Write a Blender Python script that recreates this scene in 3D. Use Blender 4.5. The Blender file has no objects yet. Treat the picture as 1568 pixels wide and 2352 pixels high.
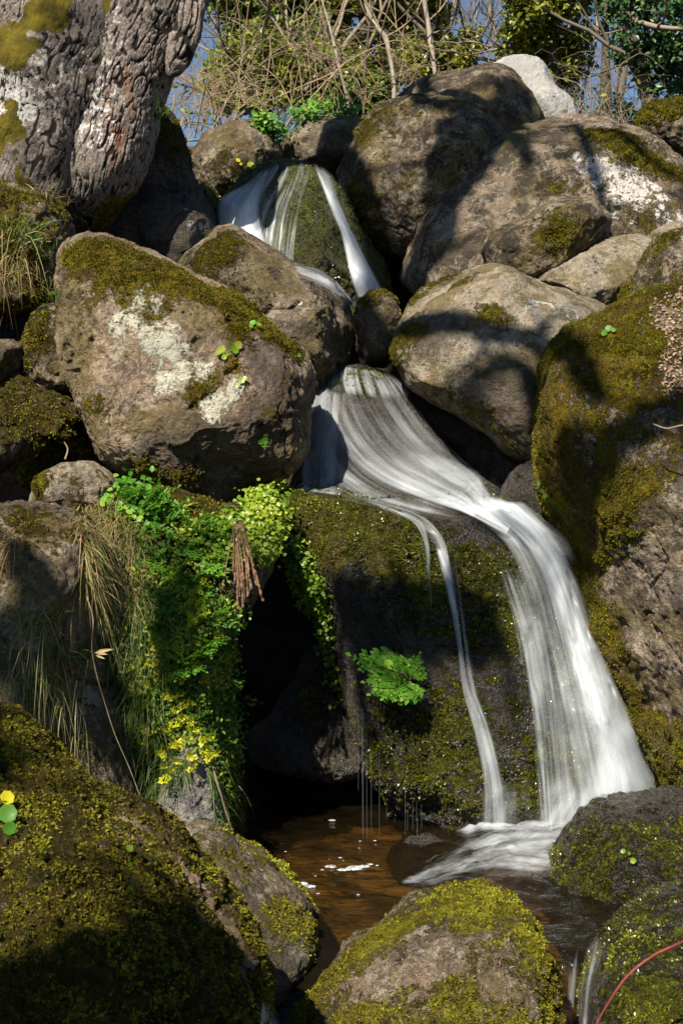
import bpy, math, random
import numpy as np
from mathutils import Vector, Matrix

random.seed(7); rng = np.random.default_rng(7)
sc = bpy.context.scene
COL = sc.collection
R = math.radians
# ------------------------------------------------------------------ camera
CAM_H = 1.6; PITCH = R(-3.12); FPX = 3231.0
cam_d = bpy.data.cameras.new("camera"); cam = bpy.data.objects.new("camera", cam_d); COL.objects.link(cam)
cam.location = (0, 0, CAM_H); cam.rotation_euler = (R(90) + PITCH, 0, 0)
cam_d.sensor_fit = 'VERTICAL'; cam_d.sensor_height = 36.0; cam_d.sensor_width = 24.0
cam_d.lens = 18.0 / math.tan(R(20.0)); cam_d.clip_start = 0.05; cam_d.clip_end = 1000
cam_d.dof.use_dof = True; cam_d.dof.focus_distance = 5.6; cam_d.dof.aperture_fstop = 13
sc.camera = cam
# ------------------------------------------------------------------ sky and sun
SUN_AZ, SUN_EL = 27.0, 47.0       # the sun stands behind the camera, to its left
trav = Vector((math.sin(R(SUN_AZ)) * math.cos(R(SUN_EL)), math.cos(R(SUN_AZ)) * math.cos(R(SUN_EL)), -math.sin(R(SUN_EL))))
SUN = -trav                        # direction towards the sun
w = bpy.data.worlds.new("World"); sc.world = w; w.use_nodes = True
wn = w.node_tree.nodes; wl = w.node_tree.links; wn.clear()
sky = wn.new("ShaderNodeTexSky"); sky.sky_type = 'NISHITA'; sky.sun_disc = False
sky.sun_elevation = R(SUN_EL); sky.sun_rotation = math.atan2(SUN.x, SUN.y)
sky.air_density = 1.0; sky.dust_density = 0.0; sky.ozone_density = 4.0
bg = wn.new("ShaderNodeBackground"); bg.inputs[1].default_value = 0.05
wo = wn.new("ShaderNodeOutputWorld"); wl.new(sky.outputs[0], bg.inputs[0]); wl.new(bg.outputs[0], wo.inputs[0])
sl = bpy.data.lights.new("sun", 'SUN'); sl.energy = 5.0; sl.angle = R(0.55); sl.color = (1, 0.93, 0.80)
so = bpy.data.objects.new("sun", sl); COL.objects.link(so); so.location = (-5, -8, 12)
so.rotation_euler = trav.to_track_quat('-Z', 'Y').to_euler()
sc.view_settings.view_transform = 'Standard'; sc.view_settings.look = 'None'
sc.view_settings.exposure = 0.88; sc.view_settings.gamma = 1.0
sc.cycles.use_denoising = True
sc.cycles.max_bounces = 8; sc.cycles.transparent_max_bounces = 24; sc.cycles.diffuse_bounces = 3
sc.cycles.caustics_reflective = False; sc.cycles.caustics_refractive = False
sc.cycles.sample_clamp_indirect = 4.0

# ------------------------------------------------------------------ projection of photo points
cp, sp_ = math.cos(PITCH), math.sin(PITCH)
def ray(u, v):
    x = (u - 784.0) / FPX; y = -(v - 1176.0) / FPX
    return Vector((x, cp - y * sp_, sp_ + y * cp))
def P(u, v, Y):
    d = ray(u, v); return Vector((0, 0, CAM_H)) + d * (Y / d.y)
def PW(u, v, z=0.0):
    d = ray(u, v); return Vector((0, 0, CAM_H)) + d * ((z - CAM_H) / d.z)
def proj(V):
    V = np.asarray(V); x = V[:, 0]; y = V[:, 1]; z = V[:, 2] - CAM_H
    dep = y * cp + z * sp_; up = -y * sp_ + z * cp
    return 784 + FPX * x / dep, 1176 - FPX * up / dep
CAMV = np.array([0, 0, CAM_H])

# ------------------------------------------------------------------ noise
def _h(ix, iy, iz, seed):
    n = (ix.astype(np.uint32) * np.uint32(374761393) + iy.astype(np.uint32) * np.uint32(668265263)
         + iz.astype(np.uint32) * np.uint32(2147483647) + np.uint32(seed * 144665 + 12345))
    n = (n ^ (n >> np.uint32(13))) * np.uint32(1274126177)
    n = (n ^ (n >> np.uint32(16))) * np.uint32(2246822519)
    n = n ^ (n >> np.uint32(15))
    return (n & np.uint32(0xffff)).astype(np.float32) / 32767.5 - 1.0
def vn(p, scale, seed=0):
    q = np.asarray(p, dtype=np.float32) * np.asarray(scale, dtype=np.float32) + np.float32(seed * 17.31 % 97)
    f0 = np.floor(q); t = q - f0; i = f0.astype(np.int64)
    t = t * t * t * (t * (t * 6 - 15) + 10)
    x, y, z = i[:, 0], i[:, 1], i[:, 2]; tx, ty, tz = t[:, 0], t[:, 1], t[:, 2]
    def lx(yy, zz):
        a = _h(x, yy, zz, seed); return a + tx * (_h(x + 1, yy, zz, seed) - a)
    a = lx(y, z); a = a + ty * (lx(y + 1, z) - a)
    b = lx(y, z + 1); b = b + ty * (lx(y + 1, z + 1) - b)
    return a + tz * (b - a)
def fbm(p, scale, octv=4, seed=0, gain=0.5):
    s = 0; a = 1.0; tot = 0; scale = np.asarray(scale, dtype=np.float32)
    for k in range(octv):
        s = s + a * vn(p, scale * (2.03 ** k), seed + k); tot += a; a *= gain
    return s / tot
def ss(a, b, x):
    t = np.clip((np.asarray(x) - a) / (b - a), 0, 1); return t * t * (3 - 2 * t)

# ------------------------------------------------------------------ mesh helpers
def mesh(name, V, F, mat=None, parent=None, attrs=None, uv=None, smooth=True, loc=None):
    """V: (n,3) world points, F: list of index arrays (m,k). loc: origin; a child takes its parent's origin."""
    V = np.asarray(V, dtype=np.float32)
    if not isinstance(F, list): F = [F]
    o3 = np.array(parent.location if parent else (loc if loc is not None else (0, 0, 0)), dtype=np.float32)
    me = bpy.data.meshes.new(name)
    idx = np.concatenate([np.asarray(f).ravel() for f in F]).astype(np.int32)
    siz = np.concatenate([np.full(len(f), np.asarray(f).shape[1]) for f in F if len(f)])
    st = np.concatenate([[0], np.cumsum(siz)[:-1]]).astype(np.int32)
    me.vertices.add(len(V)); me.vertices.foreach_set('co', (V - o3).ravel())
    me.loops.add(len(idx)); me.loops.foreach_set('vertex_index', idx)
    me.polygons.add(len(st)); me.polygons.foreach_set('loop_start', st)
    if smooth: me.polygons.foreach_set('use_smooth', np.ones(len(st), dtype=bool))
    me.update(calc_edges=True)
    for k, a in (attrs or {}).items():
        me.attributes.new(k, 'FLOAT', 'POINT').data.foreach_set('value', np.asarray(a, dtype=np.float32))
    if uv is not None:
        l = me.uv_layers.new(name='flow'); l.data.foreach_set('uv', np.asarray(uv, dtype=np.float32)[idx].ravel())
    if mat: me.materials.append(mat)
    o = bpy.data.objects.new(name, me); COL.objects.link(o)
    if parent: o.parent = parent
    else: o.location = o3
    return o
def tag(o, label=None, cat=None, group=None, kind=None):
    if label: o['label'] = label
    if cat: o['category'] = cat
    if group: o['group'] = group
    if kind: o['kind'] = kind
    return o
def empty(name, loc, label=None, cat=None, group=None):
    o = bpy.data.objects.new(name, None); COL.objects.link(o); o.location = loc
    return tag(o, label, cat, group)
def normals(V, Q):
    n = np.zeros_like(V)
    a, b, c, d = (V[Q[:, k]] for k in range(4))
    fn = np.cross(c - a, d - b)
    for k in range(4):
        for j in range(3): n[:, j] += np.bincount(Q[:, k], fn[:, j], len(V))
    return n / np.maximum(np.linalg.norm(n, axis=1, keepdims=True), 1e-9)
def grid_faces(nu, nv, wrap=False):
    i = np.arange(nv - 1)[:, None] * nu; m = nu if wrap else nu - 1
    j = np.arange(m)[None, :]; j2 = (j + 1) % nu
    return np.stack([i + j, i + j2, i + nu + j2, i + nu + j], -1).reshape(-1, 4)
_cs = {}
def cubesphere(n):
    if n in _cs: return _cs[n]
    t = np.tan(np.linspace(-1, 1, n + 1) * math.pi / 4)
    keys = {}; V = []; Q = []
    g = np.stack(np.meshgrid(np.arange(n + 1), np.arange(n + 1), indexing='ij'), -1).reshape(-1, 2)
    allp = []; faces = []
    off = 0
    for ax in range(3):
        for s in (0, n):
            p = np.zeros((len(g), 3), int); p[:, ax] = s; p[:, (ax + 1) % 3] = g[:, 0]; p[:, (ax + 2) % 3] = g[:, 1]
            allp.append(p); f = grid_faces(n + 1, n + 1)
            if s == n: f = f[:, ::-1]
            faces.append(f + off); off += len(g)
    A = np.concatenate(allp); Fq = np.concatenate(faces)
    code = A[:, 0] * (n + 2) ** 2 + A[:, 1] * (n + 2) + A[:, 2]
    _, first, inv = np.unique(code, return_index=True, return_inverse=True)
    V = t[A[first]]; V = V / np.linalg.norm(V, axis=1, keepdims=True)
    Fq = inv.reshape(-1)[Fq]
    a, b, c = V[Fq[:, 0]], V[Fq[:, 1]], V[Fq[:, 2]]
    if (np.einsum('ij,ij->i', np.cross(b - a, c - a), a) < 0).mean() > 0.5: Fq = Fq[:, ::-1]
    _cs[n] = (V, Fq); return _cs[n]

# ------------------------------------------------------------------ materials
class NT:
    def __init__(s, name):
        s.m = bpy.data.materials.new(name); s.m.use_nodes = True; s.t = s.m.node_tree; s.t.nodes.clear()
        s.out = s.n('ShaderNodeOutputMaterial')
    def n(s, typ, **kw):
        x = s.t.nodes.new(typ)
        for k, v in kw.items(): setattr(x, k, v)
        return x
    def set(s, sock, v):
        if isinstance(v, bpy.types.NodeSocket): s.t.links.new(v, sock)
        elif isinstance(v, (tuple, list)) and len(v) == 3 and sock.type == 'RGBA': sock.default_value = (*v, 1)
        else: sock.default_value = v
    def noise(s, vec, scale, detail=4, rough=0.55, dist=0.0):
        x = s.n('ShaderNodeTexNoise'); s.set(x.inputs['Vector'], vec); x.inputs['Scale'].default_value = scale
        x.inputs['Detail'].default_value = detail; x.inputs['Roughness'].default_value = rough; x.inputs['Distortion'].default_value = dist
        return x.outputs['Fac']
    def math(s, op, a, b=0.0, clamp=False):
        x = s.n('ShaderNodeMath', operation=op, use_clamp=clamp); s.set(x.inputs[0], a); s.set(x.inputs[1], b); return x.outputs[0]
    def rng(s, v, a, b, c=0.0, d=1.0):
        x = s.n('ShaderNodeMapRange', interpolation_type='SMOOTHSTEP'); s.set(x.inputs[0], v)
        for k, q in zip((1, 2, 3, 4), (a, b, c, d)): s.set(x.inputs[k], q)
        return x.outputs[0]
    def mix(s, f, a, b, mode='MIX'):
        x = s.n('ShaderNodeMix', data_type='RGBA', blend_type=mode); s.set(x.inputs[0], f); s.set(x.inputs[6], a); s.set(x.inputs[7], b); return x.outputs[2]
    def attr(s, name):
        return s.n('ShaderNodeAttribute', attribute_name=name).outputs['Fac']
    def obj(s): return s.n('ShaderNodeTexCoord').outputs['Object']
    def bump(s, h, strength=0.5, dist=0.01, nrm=None):
        x = s.n('ShaderNodeBump'); s.set(x.inputs['Height'], h); x.inputs['Strength'].default_value = strength; x.inputs['Distance'].default_value = dist
        if nrm is not None: s.set(x.inputs['Normal'], nrm)
        return x.outputs[0]
    def principled(s, **kw):
        x = s.n('ShaderNodeBsdfPrincipled')
        for k, v in kw.items(): s.set(x.inputs[k.replace('_', ' ')], v)
        return x.outputs[0]
    def done(s, sh): s.t.links.new(sh, s.out.inputs[0]); return s.m

def rock_mat(name, c1=(.36, .27, .175), c2=(.21, .165, .115), dark=(.050, .042, .036), lich=(.50, .48, .36), lich_amt=0.0, dark_amt=0.5,
             moss1=(.165, .122, .006), moss2=(.07, .056, .004), moss3=(.21, .20, .012), wet_all=0.0, gloss=0.22, film=.85, crust=.6, spots=False):
    s = NT(name); o = s.obj()
    big = s.noise(o, 2.4, 6, .62, .4); mid = s.noise(o, 8, 7, .72); fine = s.noise(o, 38, 5, .75); grain = s.noise(o, 100, 3, .7)
    base = s.mix(s.rng(s.math('ADD', s.math('MULTIPLY', big, .6), s.math('MULTIPLY', mid, .4)), .40, .60), c2, c1)
    base = s.mix(s.rng(s.noise(o, 4.0, 5, .7), .52, .66, 0, .55), base, s.mix(.5, base, (.34, .21, .10)))            # iron staining
    base = s.mix(s.rng(grain, .50, .66, 0, .38), base, s.mix(.6, base, (.60, .47, .35)))                              # feldspar crystals
    base = s.mix(s.rng(grain, .30, .44, .5, 0), base, s.mix(.7, base, dark))
    mott = s.rng(s.math('ADD', s.math('MULTIPLY', s.noise(o, 24, 7, .8), .55), s.math('MULTIPLY', s.noise(o, 62, 5, .8), .45)), .40, .60)
    base = s.mix(.75, base, s.mix(mott, s.mix(.55, base, dark), s.mix(.22, base, (.68, .52, .36))))    # coarse grain of the stone
    base = s.mix(s.rng(s.noise(o, 10, 9, .78, .3), .52, .58, 0, crust), base, s.mix(fine, (.33, .30, .22), (.50, .46, .35)))   # pale crusts
    base = s.mix(s.rng(s.noise(o, 3.6, 9, .75, .5), .47, .55, 0, film), base, s.mix(.78, base, s.mix(s.rng(fine, .4, .6), (.085, .062, .016), (.13, .105, .022))))   # thin olive film
    bl = s.math('ADD', s.math('MULTIPLY', s.noise(o, 6.5, 9, .78, .3), .75), s.math('MULTIPLY', fine, .25))
    base = s.mix(s.rng(bl, .535 - .08 * dark_amt, .575 - .08 * dark_amt, 0, min(1, .35 + dark_amt)), base, s.mix(.85, base, dark))   # black crust
    pit = s.rng(s.math('ADD', s.math('MULTIPLY', mid, .4), s.math('MULTIPLY', fine, .6)), .36, .43, 1.0, 0.0)
    base = s.mix(s.math('MULTIPLY', pit, .7), base, dark)
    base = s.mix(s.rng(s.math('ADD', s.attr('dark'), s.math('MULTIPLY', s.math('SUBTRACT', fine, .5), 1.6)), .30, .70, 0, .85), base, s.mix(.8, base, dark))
    lm = s.math('ADD', s.attr('lichen'), s.math('MULTIPLY', s.math('SUBTRACT', s.noise(o, 13, 8, .75), .5), 2.8))
    lm = s.rng(s.math('ADD', lm, lich_amt), .62, .72)
    if spots:
        vo = s.n('ShaderNodeTexVoronoi'); s.set(vo.inputs['Vector'], o); vo.inputs['Scale'].default_value = 13
        sp = s.math('ADD', vo.outputs['Distance'], s.math('MULTIPLY', s.math('SUBTRACT', fine, .5), .7))
        lm = s.math('MAXIMUM', s.math('MULTIPLY', lm, s.rng(sp, .50, .44)), s.rng(s.math('ADD', s.attr('lichen'), s.math('MULTIPLY', s.math('SUBTRACT', fine, .5), 3.0)), 1.0, 1.15))
    lm = s.math('MULTIPLY', lm, s.rng(fine, .36, .46))
    base = s.mix(lm, base, s.mix(s.noise(o, 9, 3), lich, (lich[0] * 1.25, lich[1] * 1.24, lich[2] * 1.3)))
    mm = s.math('ADD', s.attr('moss'), s.math('ADD', s.math('MULTIPLY', s.math('SUBTRACT', s.noise(o, 14, 9, .78), .5), 2.0), s.math('MULTIPLY', s.math('SUBTRACT', fine, .5), 1.3)))
    mm = s.rng(mm, .42, .60)
    mossc = s.mix(s.rng(s.noise(o, 5, 6, .7), .40, .58), moss1, moss2)
    mossc = s.mix(s.rng(s.noise(o, 30, 6, .75), .5, .62), mossc, moss3)
    mossc = s.mix(s.rng(s.noise(o, 2.0, 5, .65), .50, .64, 0, .6), mossc, (.12, .075, .022))
    mossc = s.mix(s.rng(grain, .34, .46, .75, 0), mossc, (.02, .016, .004))
    base = s.mix(mm, base, mossc)
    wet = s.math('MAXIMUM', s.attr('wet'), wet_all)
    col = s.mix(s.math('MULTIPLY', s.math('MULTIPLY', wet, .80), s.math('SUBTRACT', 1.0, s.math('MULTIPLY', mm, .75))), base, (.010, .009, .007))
    hm = s.math('ADD', s.math('MULTIPLY', s.noise(o, 60, 4, .75), .6), s.math('MULTIPLY', grain, .5))
    h = s.math('ADD', s.math('MULTIPLY', fine, .9), s.math('ADD', s.math('MULTIPLY', grain, .5), s.math('MULTIPLY', s.noise(o, 18, 6, .7), 1.0)))
    h = s.math('ADD', h, s.math('MULTIPLY', pit, -.4)); h = s.math('ADD', h, s.math('MULTIPLY', lm, .15))
    h = s.math('ADD', h, s.math('MULTIPLY', mm, s.math('MULTIPLY', hm, 1.5)))
    nb = s.bump(h, 1.0, 0.026)
    rough = s.math('SUBTRACT', .92, s.math('MULTIPLY', wet, .92 - gloss))
    return s.done(s.principled(Base_Color=col, Roughness=rough, Normal=nb, Specular_IOR_Level=s.math('ADD', .12, s.math('MULTIPLY', wet, .7))))

def leaf_mat(name, c1, c2, c3=None, trans=0.35, rough=0.45, spec=.4):
    s = NT(name); a = s.attr('var')
    col = s.mix(s.rng(a, .15, .75), c1, c2)
    if c3: col = s.mix(s.rng(a, .78, .92), col, c3)
    pr = s.principled(Base_Color=col, Roughness=rough, Specular_IOR_Level=spec)
    tr = s.n('ShaderNodeBsdfTranslucent'); s.set(tr.inputs[0], col)
    mx = s.n('ShaderNodeMixShader'); mx.inputs[0].default_value = trans
    s.t.links.new(pr, mx.inputs[1]); s.t.links.new(tr.outputs[0], mx.inputs[2])
    return s.done(mx.outputs[0])

def plain_mat(name, c1, c2, scale=20, rough=.8):
    s = NT(name); o = s.obj(); n = s.noise(o, scale, 5, .65)
    return s.done(s.principled(Base_Color=s.mix(s.rng(n, .35, .65), c1, c2), Roughness=rough, Normal=s.bump(n, .6, .01), Specular_IOR_Level=.2))

# ------------------------------------------------------------------ terrain, one sheet to the horizon
def terrain_z(X, Y):
    z = np.interp(Y, [-20, 0, 3.6, 4.5, 6.55, 6.95, 7.6, 8.6, 9.6, 11, 12.5, 16, 40, 400], [-.5, -.75, -.75, -.42, -.40, .9, 1.35, 2.2, 3.0, 3.75, 4.1, 4.2, 4.0, 3.0])
    side = np.clip(np.abs(X - .1) - 1.35, 0, 30)
    bank = np.interp(side, [0, .6, 2, 8, 30], [0, .5, 1.1, 2.0, 2.5])
    return z + bank * np.clip((Y - 2.5) / 2.5, 0, 1) * np.clip((10.5 - Y) / 3, 0.0, 1)
gx = np.concatenate([np.linspace(-200, -8, 16)[:-1], np.linspace(-8, 8, 161), np.linspace(8, 200, 16)[1:]])
gy = np.concatenate([np.linspace(-20, 2, 12)[:-1], np.linspace(2, 20, 181), np.linspace(20, 400, 30)[1:]])
GX, GY = np.meshgrid(gx, gy); TV = np.stack([GX.ravel(), GY.ravel(), terrain_z(GX.ravel(), GY.ravel())], -1)
TV[:, 2] += .10 * fbm(TV, 1.3, 5, 3) * (TV[:, 1] > 2)
sg = NT('earth'); so_ = sg.obj()
sg.m = sg.done(sg.principled(Base_Color=sg.mix(sg.rng(sg.noise(so_, 6, 6, .65), .4, .6), (.016, .012, .008), (.035, .028, .015)), Roughness=.9,
               Normal=sg.bump(sg.noise(so_, 40, 5, .7), .8, .03), Specular_IOR_Level=.1))
ground = tag(mesh('ground', TV, grid_faces(len(gx), len(gy)), sg.m), kind='structure')

# ------------------------------------------------------------------ boulders
ROCKS = {}
def boulder(key, label, outline, Y, depth, mat, seed=0, n=64, tilt=0.0, ex=0.82, rough=1.0, facets=5, moss=0.0, top=0.0, toplo=.25, tophi=.75,
            mossb=(), lichb=(), darkb=(), wetb=(), wet=0.0, lich=0.0, lump=1.0, name='boulder', cat='boulder', group=None, pits=0.0, skew=0.0, mscale=2.2, extra=None, mlump=0.0, mfreq=30, shrink=None):
    if shrink: outline = [(shrink[0] + (u - shrink[0]) * shrink[2], shrink[1] + (v - shrink[1]) * shrink[2]) for u, v in outline]
    zc = np.mean([P(u, v, Y).z for u, v in outline])
    def onplane(u, v):                            # outline point on the leaning middle plane of the rock
        d = ray(u, v); return Vector((0, 0, CAM_H)) + d * ((Y + tilt * (CAM_H - zc)) / (d.y - tilt * d.z))
    pts = np.array([[*onplane(u, v)] for u, v in outline]); X = pts[:, 0]; Z = pts[:, 2]
    a = X * np.roll(Z, -1) - np.roll(X, -1) * Z; A = a.sum() / 2
    cx = ((X + np.roll(X, -1)) * a).sum() / (6 * A); cz = ((Z + np.roll(Z, -1)) * a).sum() / (6 * A)
    th = np.linspace(-math.pi, math.pi, 721)[:-1]
    Rr = np.zeros(720); dx = np.cos(th); dz = np.sin(th)
    for i in range(len(X)):
        x1, z1 = X[i] - cx, Z[i] - cz; x2, z2 = X[(i + 1) % len(X)] - cx, Z[(i + 1) % len(X)] - cz
        ex_, ez_ = x2 - x1, z2 - z1; den = dx * ez_ - dz * ex_
        with np.errstate(divide='ignore', invalid='ignore'):
            t = (x1 * ez_ - z1 * ex_) / den; q = (x1 * dz - z1 * dx) / den
        ok = (np.abs(den) > 1e-9) & (t > 0) & (q >= -1e-6) & (q <= 1 + 1e-6); Rr = np.where(ok, np.maximum(Rr, t), Rr)
    k = np.exp(-np.linspace(-2, 2, 17) ** 2); k /= k.sum()
    Rr = np.convolve(np.concatenate([Rr[-8:], Rr, Rr[:8]]), k, 'valid')
    d, Q = cubesphere(n); th_v = np.arctan2(d[:, 2], d[:, 0]); rho = np.hypot(d[:, 0], d[:, 2]); dy = d[:, 1]
    Rv = np.interp(th_v, np.append(th, math.pi), np.append(Rr, Rr[0]))
    # superellipsoid profile
    rr = np.power(rho, ex); yy = np.sign(dy) * np.power(np.abs(dy), ex)
    r0 = np.random.default_rng(seed + 100)
    S = np.stack([rr * np.cos(th_v), yy, rr * np.sin(th_v)], -1)
    for f in range(facets):                       # flattened faces towards the viewer
        nn = r0.normal(size=3) * (1, .6, 1); nn[1] = -abs(nn[1]) - .35; nn /= np.linalg.norm(nn)
        h = np.max(S @ nn) * r0.uniform(.80, .93); e = np.maximum(S @ nn - h, 0)
        S = S - nn * (e * .8)[:, None]
    rs = np.hypot(S[:, 0], S[:, 2]); ths = np.arctan2(S[:, 2], S[:, 0])
    Rv = np.interp(ths, np.append(th, math.pi), np.append(Rr, Rr[0]))
    V = np.stack([cx + rs * Rv * np.cos(ths), Y + S[:, 1] * depth, cz + rs * Rv * np.sin(ths)], -1)
    V[:, 1] += tilt * (V[:, 2] - zc) + skew * (V[:, 0] - cx)
    size = math.sqrt(abs(A))
    for sc_, amp, oc in ((1.6 / size, .055 * size * lump, 2), (5.5 / size, .020 * size * rough, 3), (20, .010 * rough, 4), (70, .0035 * rough, 2)):
        N = normals(V, Q); V = V + N * (amp * fbm(V, sc_, oc, seed + int(sc_)))[:, None]
    N = normals(V, Q); cr = np.abs(vn(V + .05 * np.stack([fbm(V, 6, 2, seed + 1), fbm(V, 6, 2, seed + 2), fbm(V, 6, 2, seed + 3)], -1) * 2, 2.6 / size * np.array([1, 1, .7]), seed + 70))
    V = V - N * (.016 * rough * np.exp(-(cr / .022) ** 2) * ss(-.1, .35, fbm(V, 3.0, 2, seed + 71)))[:, None]        # a few weathered cracks
    if pits:
        N = normals(V, Q); V = V - N * (pits * ss(.35, .75, fbm(V, 17, 3, seed + 5)))[:, None]
    N = normals(V, Q); up, vp = proj(V); front = np.einsum('ij,ij->i', N, CAMV - V) > 0
    idx = np.nonzero(front)[0]
    def blobs(lst):
        s = np.zeros(len(V))
        for (u, v, r, wgt, *asp) in lst:
            j = idx[np.argmin((up[idx] - u) ** 2 + (vp[idx] - v) ** 2)]; rw = r * Y / FPX
            D = (V - V[j]); 
            if asp:                               # elongated patch: aspect, angle in the picture plane
                ca, sa = math.cos(R(asp[1])), math.sin(R(asp[1]))
                al = D[:, 0] * ca + D[:, 2] * sa; D = D - np.outer(al * (1 - 1 / asp[0]), [ca, 0, sa])
            s = s + wgt * np.exp(-(D ** 2).sum(1) / rw ** 2)
        return s
    nz = N[:, 2]; big = fbm(V, mscale, 4, seed + 9)
    M = moss + top * ss(toplo, tophi, nz + .25 * big) + .45 * big * (1 if (moss or top) else 0) + blobs(mossb)
    L = lich + blobs(lichb) + .25 * fbm(V, 3.1, 3, seed + 19)
    Wt = np.clip(wet + blobs(wetb), 0, 1); Dk = np.clip(blobs(darkb), 0, 1)
    if extra: M, L, Wt, Dk = extra(V, N, up, vp, M, L, Wt, Dk)
    M = np.clip(M, -.5, 1.3)
    # moss is a cushion: swell it
    V = V + N * (.010 * ss(.35, .8, M) * (1 + .7 * fbm(V, 40, 2, seed + 31)))[:, None]
    if mlump: V = V + N * (mlump * ss(.2, .7, M) * fbm(V, mfreq, 3, seed + 61))[:, None]
    base = (cx, Y, V[:, 2].min())
    o = mesh(name, V, Q, mat, attrs=dict(moss=M, lichen=L, wet=Wt, dark=Dk), loc=base)
    tag(o, label, cat, group)
    ROCKS[key] = dict(o=o, V=V, Q=Q, N=normals(V, Q), M=M, W=Wt, Y=Y)
    return o

GRAN2 = rock_mat('brown_granite', c1=(.24, .175, .115), c2=(.14, .105, .075), dark_amt=.45)
DARK = rock_mat('dark_granite', c1=(.20, .145, .09), c2=(.10, .077, .054), dark=(.03, .026, .024), dark_amt=.55)
PALE = rock_mat('pale_granite', c1=(.40, .31, .21), c2=(.27, .235, .185), lich=(.44, .43, .36), dark_amt=.1)
LICH = rock_mat('lichened_granite', c1=(.27, .205, .145), c2=(.155, .12, .09), lich=(.62, .57, .50), dark_amt=.6, spots=True)
WHITE = rock_mat('white_granite', c1=(.60, .60, .58), c2=(.42, .43, .43), dark=(.12, .12, .11), lich=(.7, .7, .68), dark_amt=-.2, film=0, crust=.1)
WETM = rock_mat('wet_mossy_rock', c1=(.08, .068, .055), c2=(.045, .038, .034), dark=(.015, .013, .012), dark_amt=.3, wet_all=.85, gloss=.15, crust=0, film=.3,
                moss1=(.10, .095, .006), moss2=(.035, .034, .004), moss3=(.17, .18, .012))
BRNM = rock_mat('brown_mossy_rock', c1=(.22, .155, .10), c2=(.13, .10, .07), dark_amt=.4, moss1=(.075, .052, .007), moss2=(.035, .026, .004), moss3=(.12, .10, .012))
YELM = rock_mat('yellow_mossy_rock', c1=(.20, .145, .095), c2=(.11, .085, .06), dark_amt=.4, moss1=(.19, .165, .010), moss2=(.085, .07, .008), moss3=(.27, .26, .02))

# --- foreground
boulder('A', 'big moss covered boulder filling the bottom left foreground', [(-80, 1590), (0, 1622), (60, 1680), (130, 1740), (200, 1795), (290, 1840), (355, 1872), (420, 1925), (470, 1990), (520, 2040), (560, 2100), (595, 2170), (612, 2250), (615, 2352), (580, 2600), (300, 2850), (-200, 2950), (-480, 2500), (-400, 1900), (-220, 1640)],
        3.35, .62, rock_mat('reddish_mossy_rock', c1=(.26, .16, .105), c2=(.15, .10, .07), dark_amt=.3, moss1=(.07, .052, .007), moss2=(.032, .026, .004), moss3=(.11, .10, .012)), 1, 240, tilt=.25, moss=.85, rough=1.5, mscale=4, mlump=.018, mfreq=42, shrink=(0, 2300, .945),
        mossb=[(335, 1908, 15, -1.2, 5, -40), (284, 1870, 24, -.9), (425, 2000, 16, -1.1, 4, -52), (522, 2138, 20, -1.2, 5, -62), (560, 2253, 16, -1.0, 4, -85), (160, 1770, 22, -.9, 3, -38)], lichb=[(300, 1850, 45, .9), (170, 1780, 25, .9)])
boulder('B', 'olive mossed small boulder wedged between the big bottom left boulder and the pool', [(425, 1925), (465, 1915), (510, 1930), (555, 1960), (600, 1985), (650, 2015), (690, 2050), (722, 2090), (737, 2125), (728, 2165), (700, 2230), (670, 2330), (560, 2420), (420, 2380), (370, 2120), (390, 1980)],
        4.5, .42, YELM, 2, 84, tilt=.3, moss=.46, rough=1.4, mossb=[(540, 1990, 50, .35), (680, 2120, 80, .8)], wetb=[(700, 2180, 80, .6), (640, 2260, 80, .5)])
boulder('C', 'rounded boulder with yellow moss and brown dead moss at the bottom centre', [(640, 2425), (672, 2357), (700, 2314), (740, 2246), (800, 2189), (860, 2144), (930, 2099), (1000, 2074), (1080, 2060), (1160, 2056), (1210, 2074), (1242, 2114), (1262, 2154), (1285, 2204), (1288, 2274), (1285, 2357), (1300, 2605), (1200, 2805), (900, 2855), (680, 2705)],
        3.95, .55, YELM, 3, 150, tilt=.35, moss=.62, rough=1.5, shrink=(985, 2420, .945),
        mossb=[(880, 2150, 80, .6), (760, 2250, 70, .7), (1080, 2080, 120, .35), (1230, 2170, 60, .5), (1050, 2290, 60, .35), (830, 2330, 60, .3), (1000, 2200, 70, -.6), (850, 2260, 60, -.5), (1130, 2260, 50, -.4)], lichb=[(800, 2170, 30, .9, 2, 60), (700, 2270, 35, .7), (920, 2110, 40, .5)])
boulder('D', 'wet dark boulder under the red bramble stem at the bottom right corner', [(1352, 2420), (1350, 2352), (1362, 2280), (1392, 2220), (1425, 2175), (1475, 2125), (1540, 2092), (1620, 2075), (1740, 2085), (1850, 2250), (1850, 2600), (1600, 2800), (1400, 2650)],
        3.95, .5, WETM, 4, 84, tilt=.45, moss=.35, rough=1.3, mossb=[(1500, 2300, 90, .6)], wet=.25, wetb=[(1500, 2130, 90, .6)])
boulder('E', 'low dark wet boulder at the foot of the main waterfall on the right', [(1240, 2150), (1245, 2060), (1255, 1990), (1270, 1960), (1295, 1925), (1335, 1880), (1385, 1850), (1435, 1840), (1500, 1835), (1568, 1828), (1690, 1825), (1780, 1900), (1790, 2100), (1700, 2200), (1450, 2210)],
        5.1, .42, WETM, 5, 100, tilt=.3, moss=.12, top=.22, wet=.6, rough=1.6)
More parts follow.
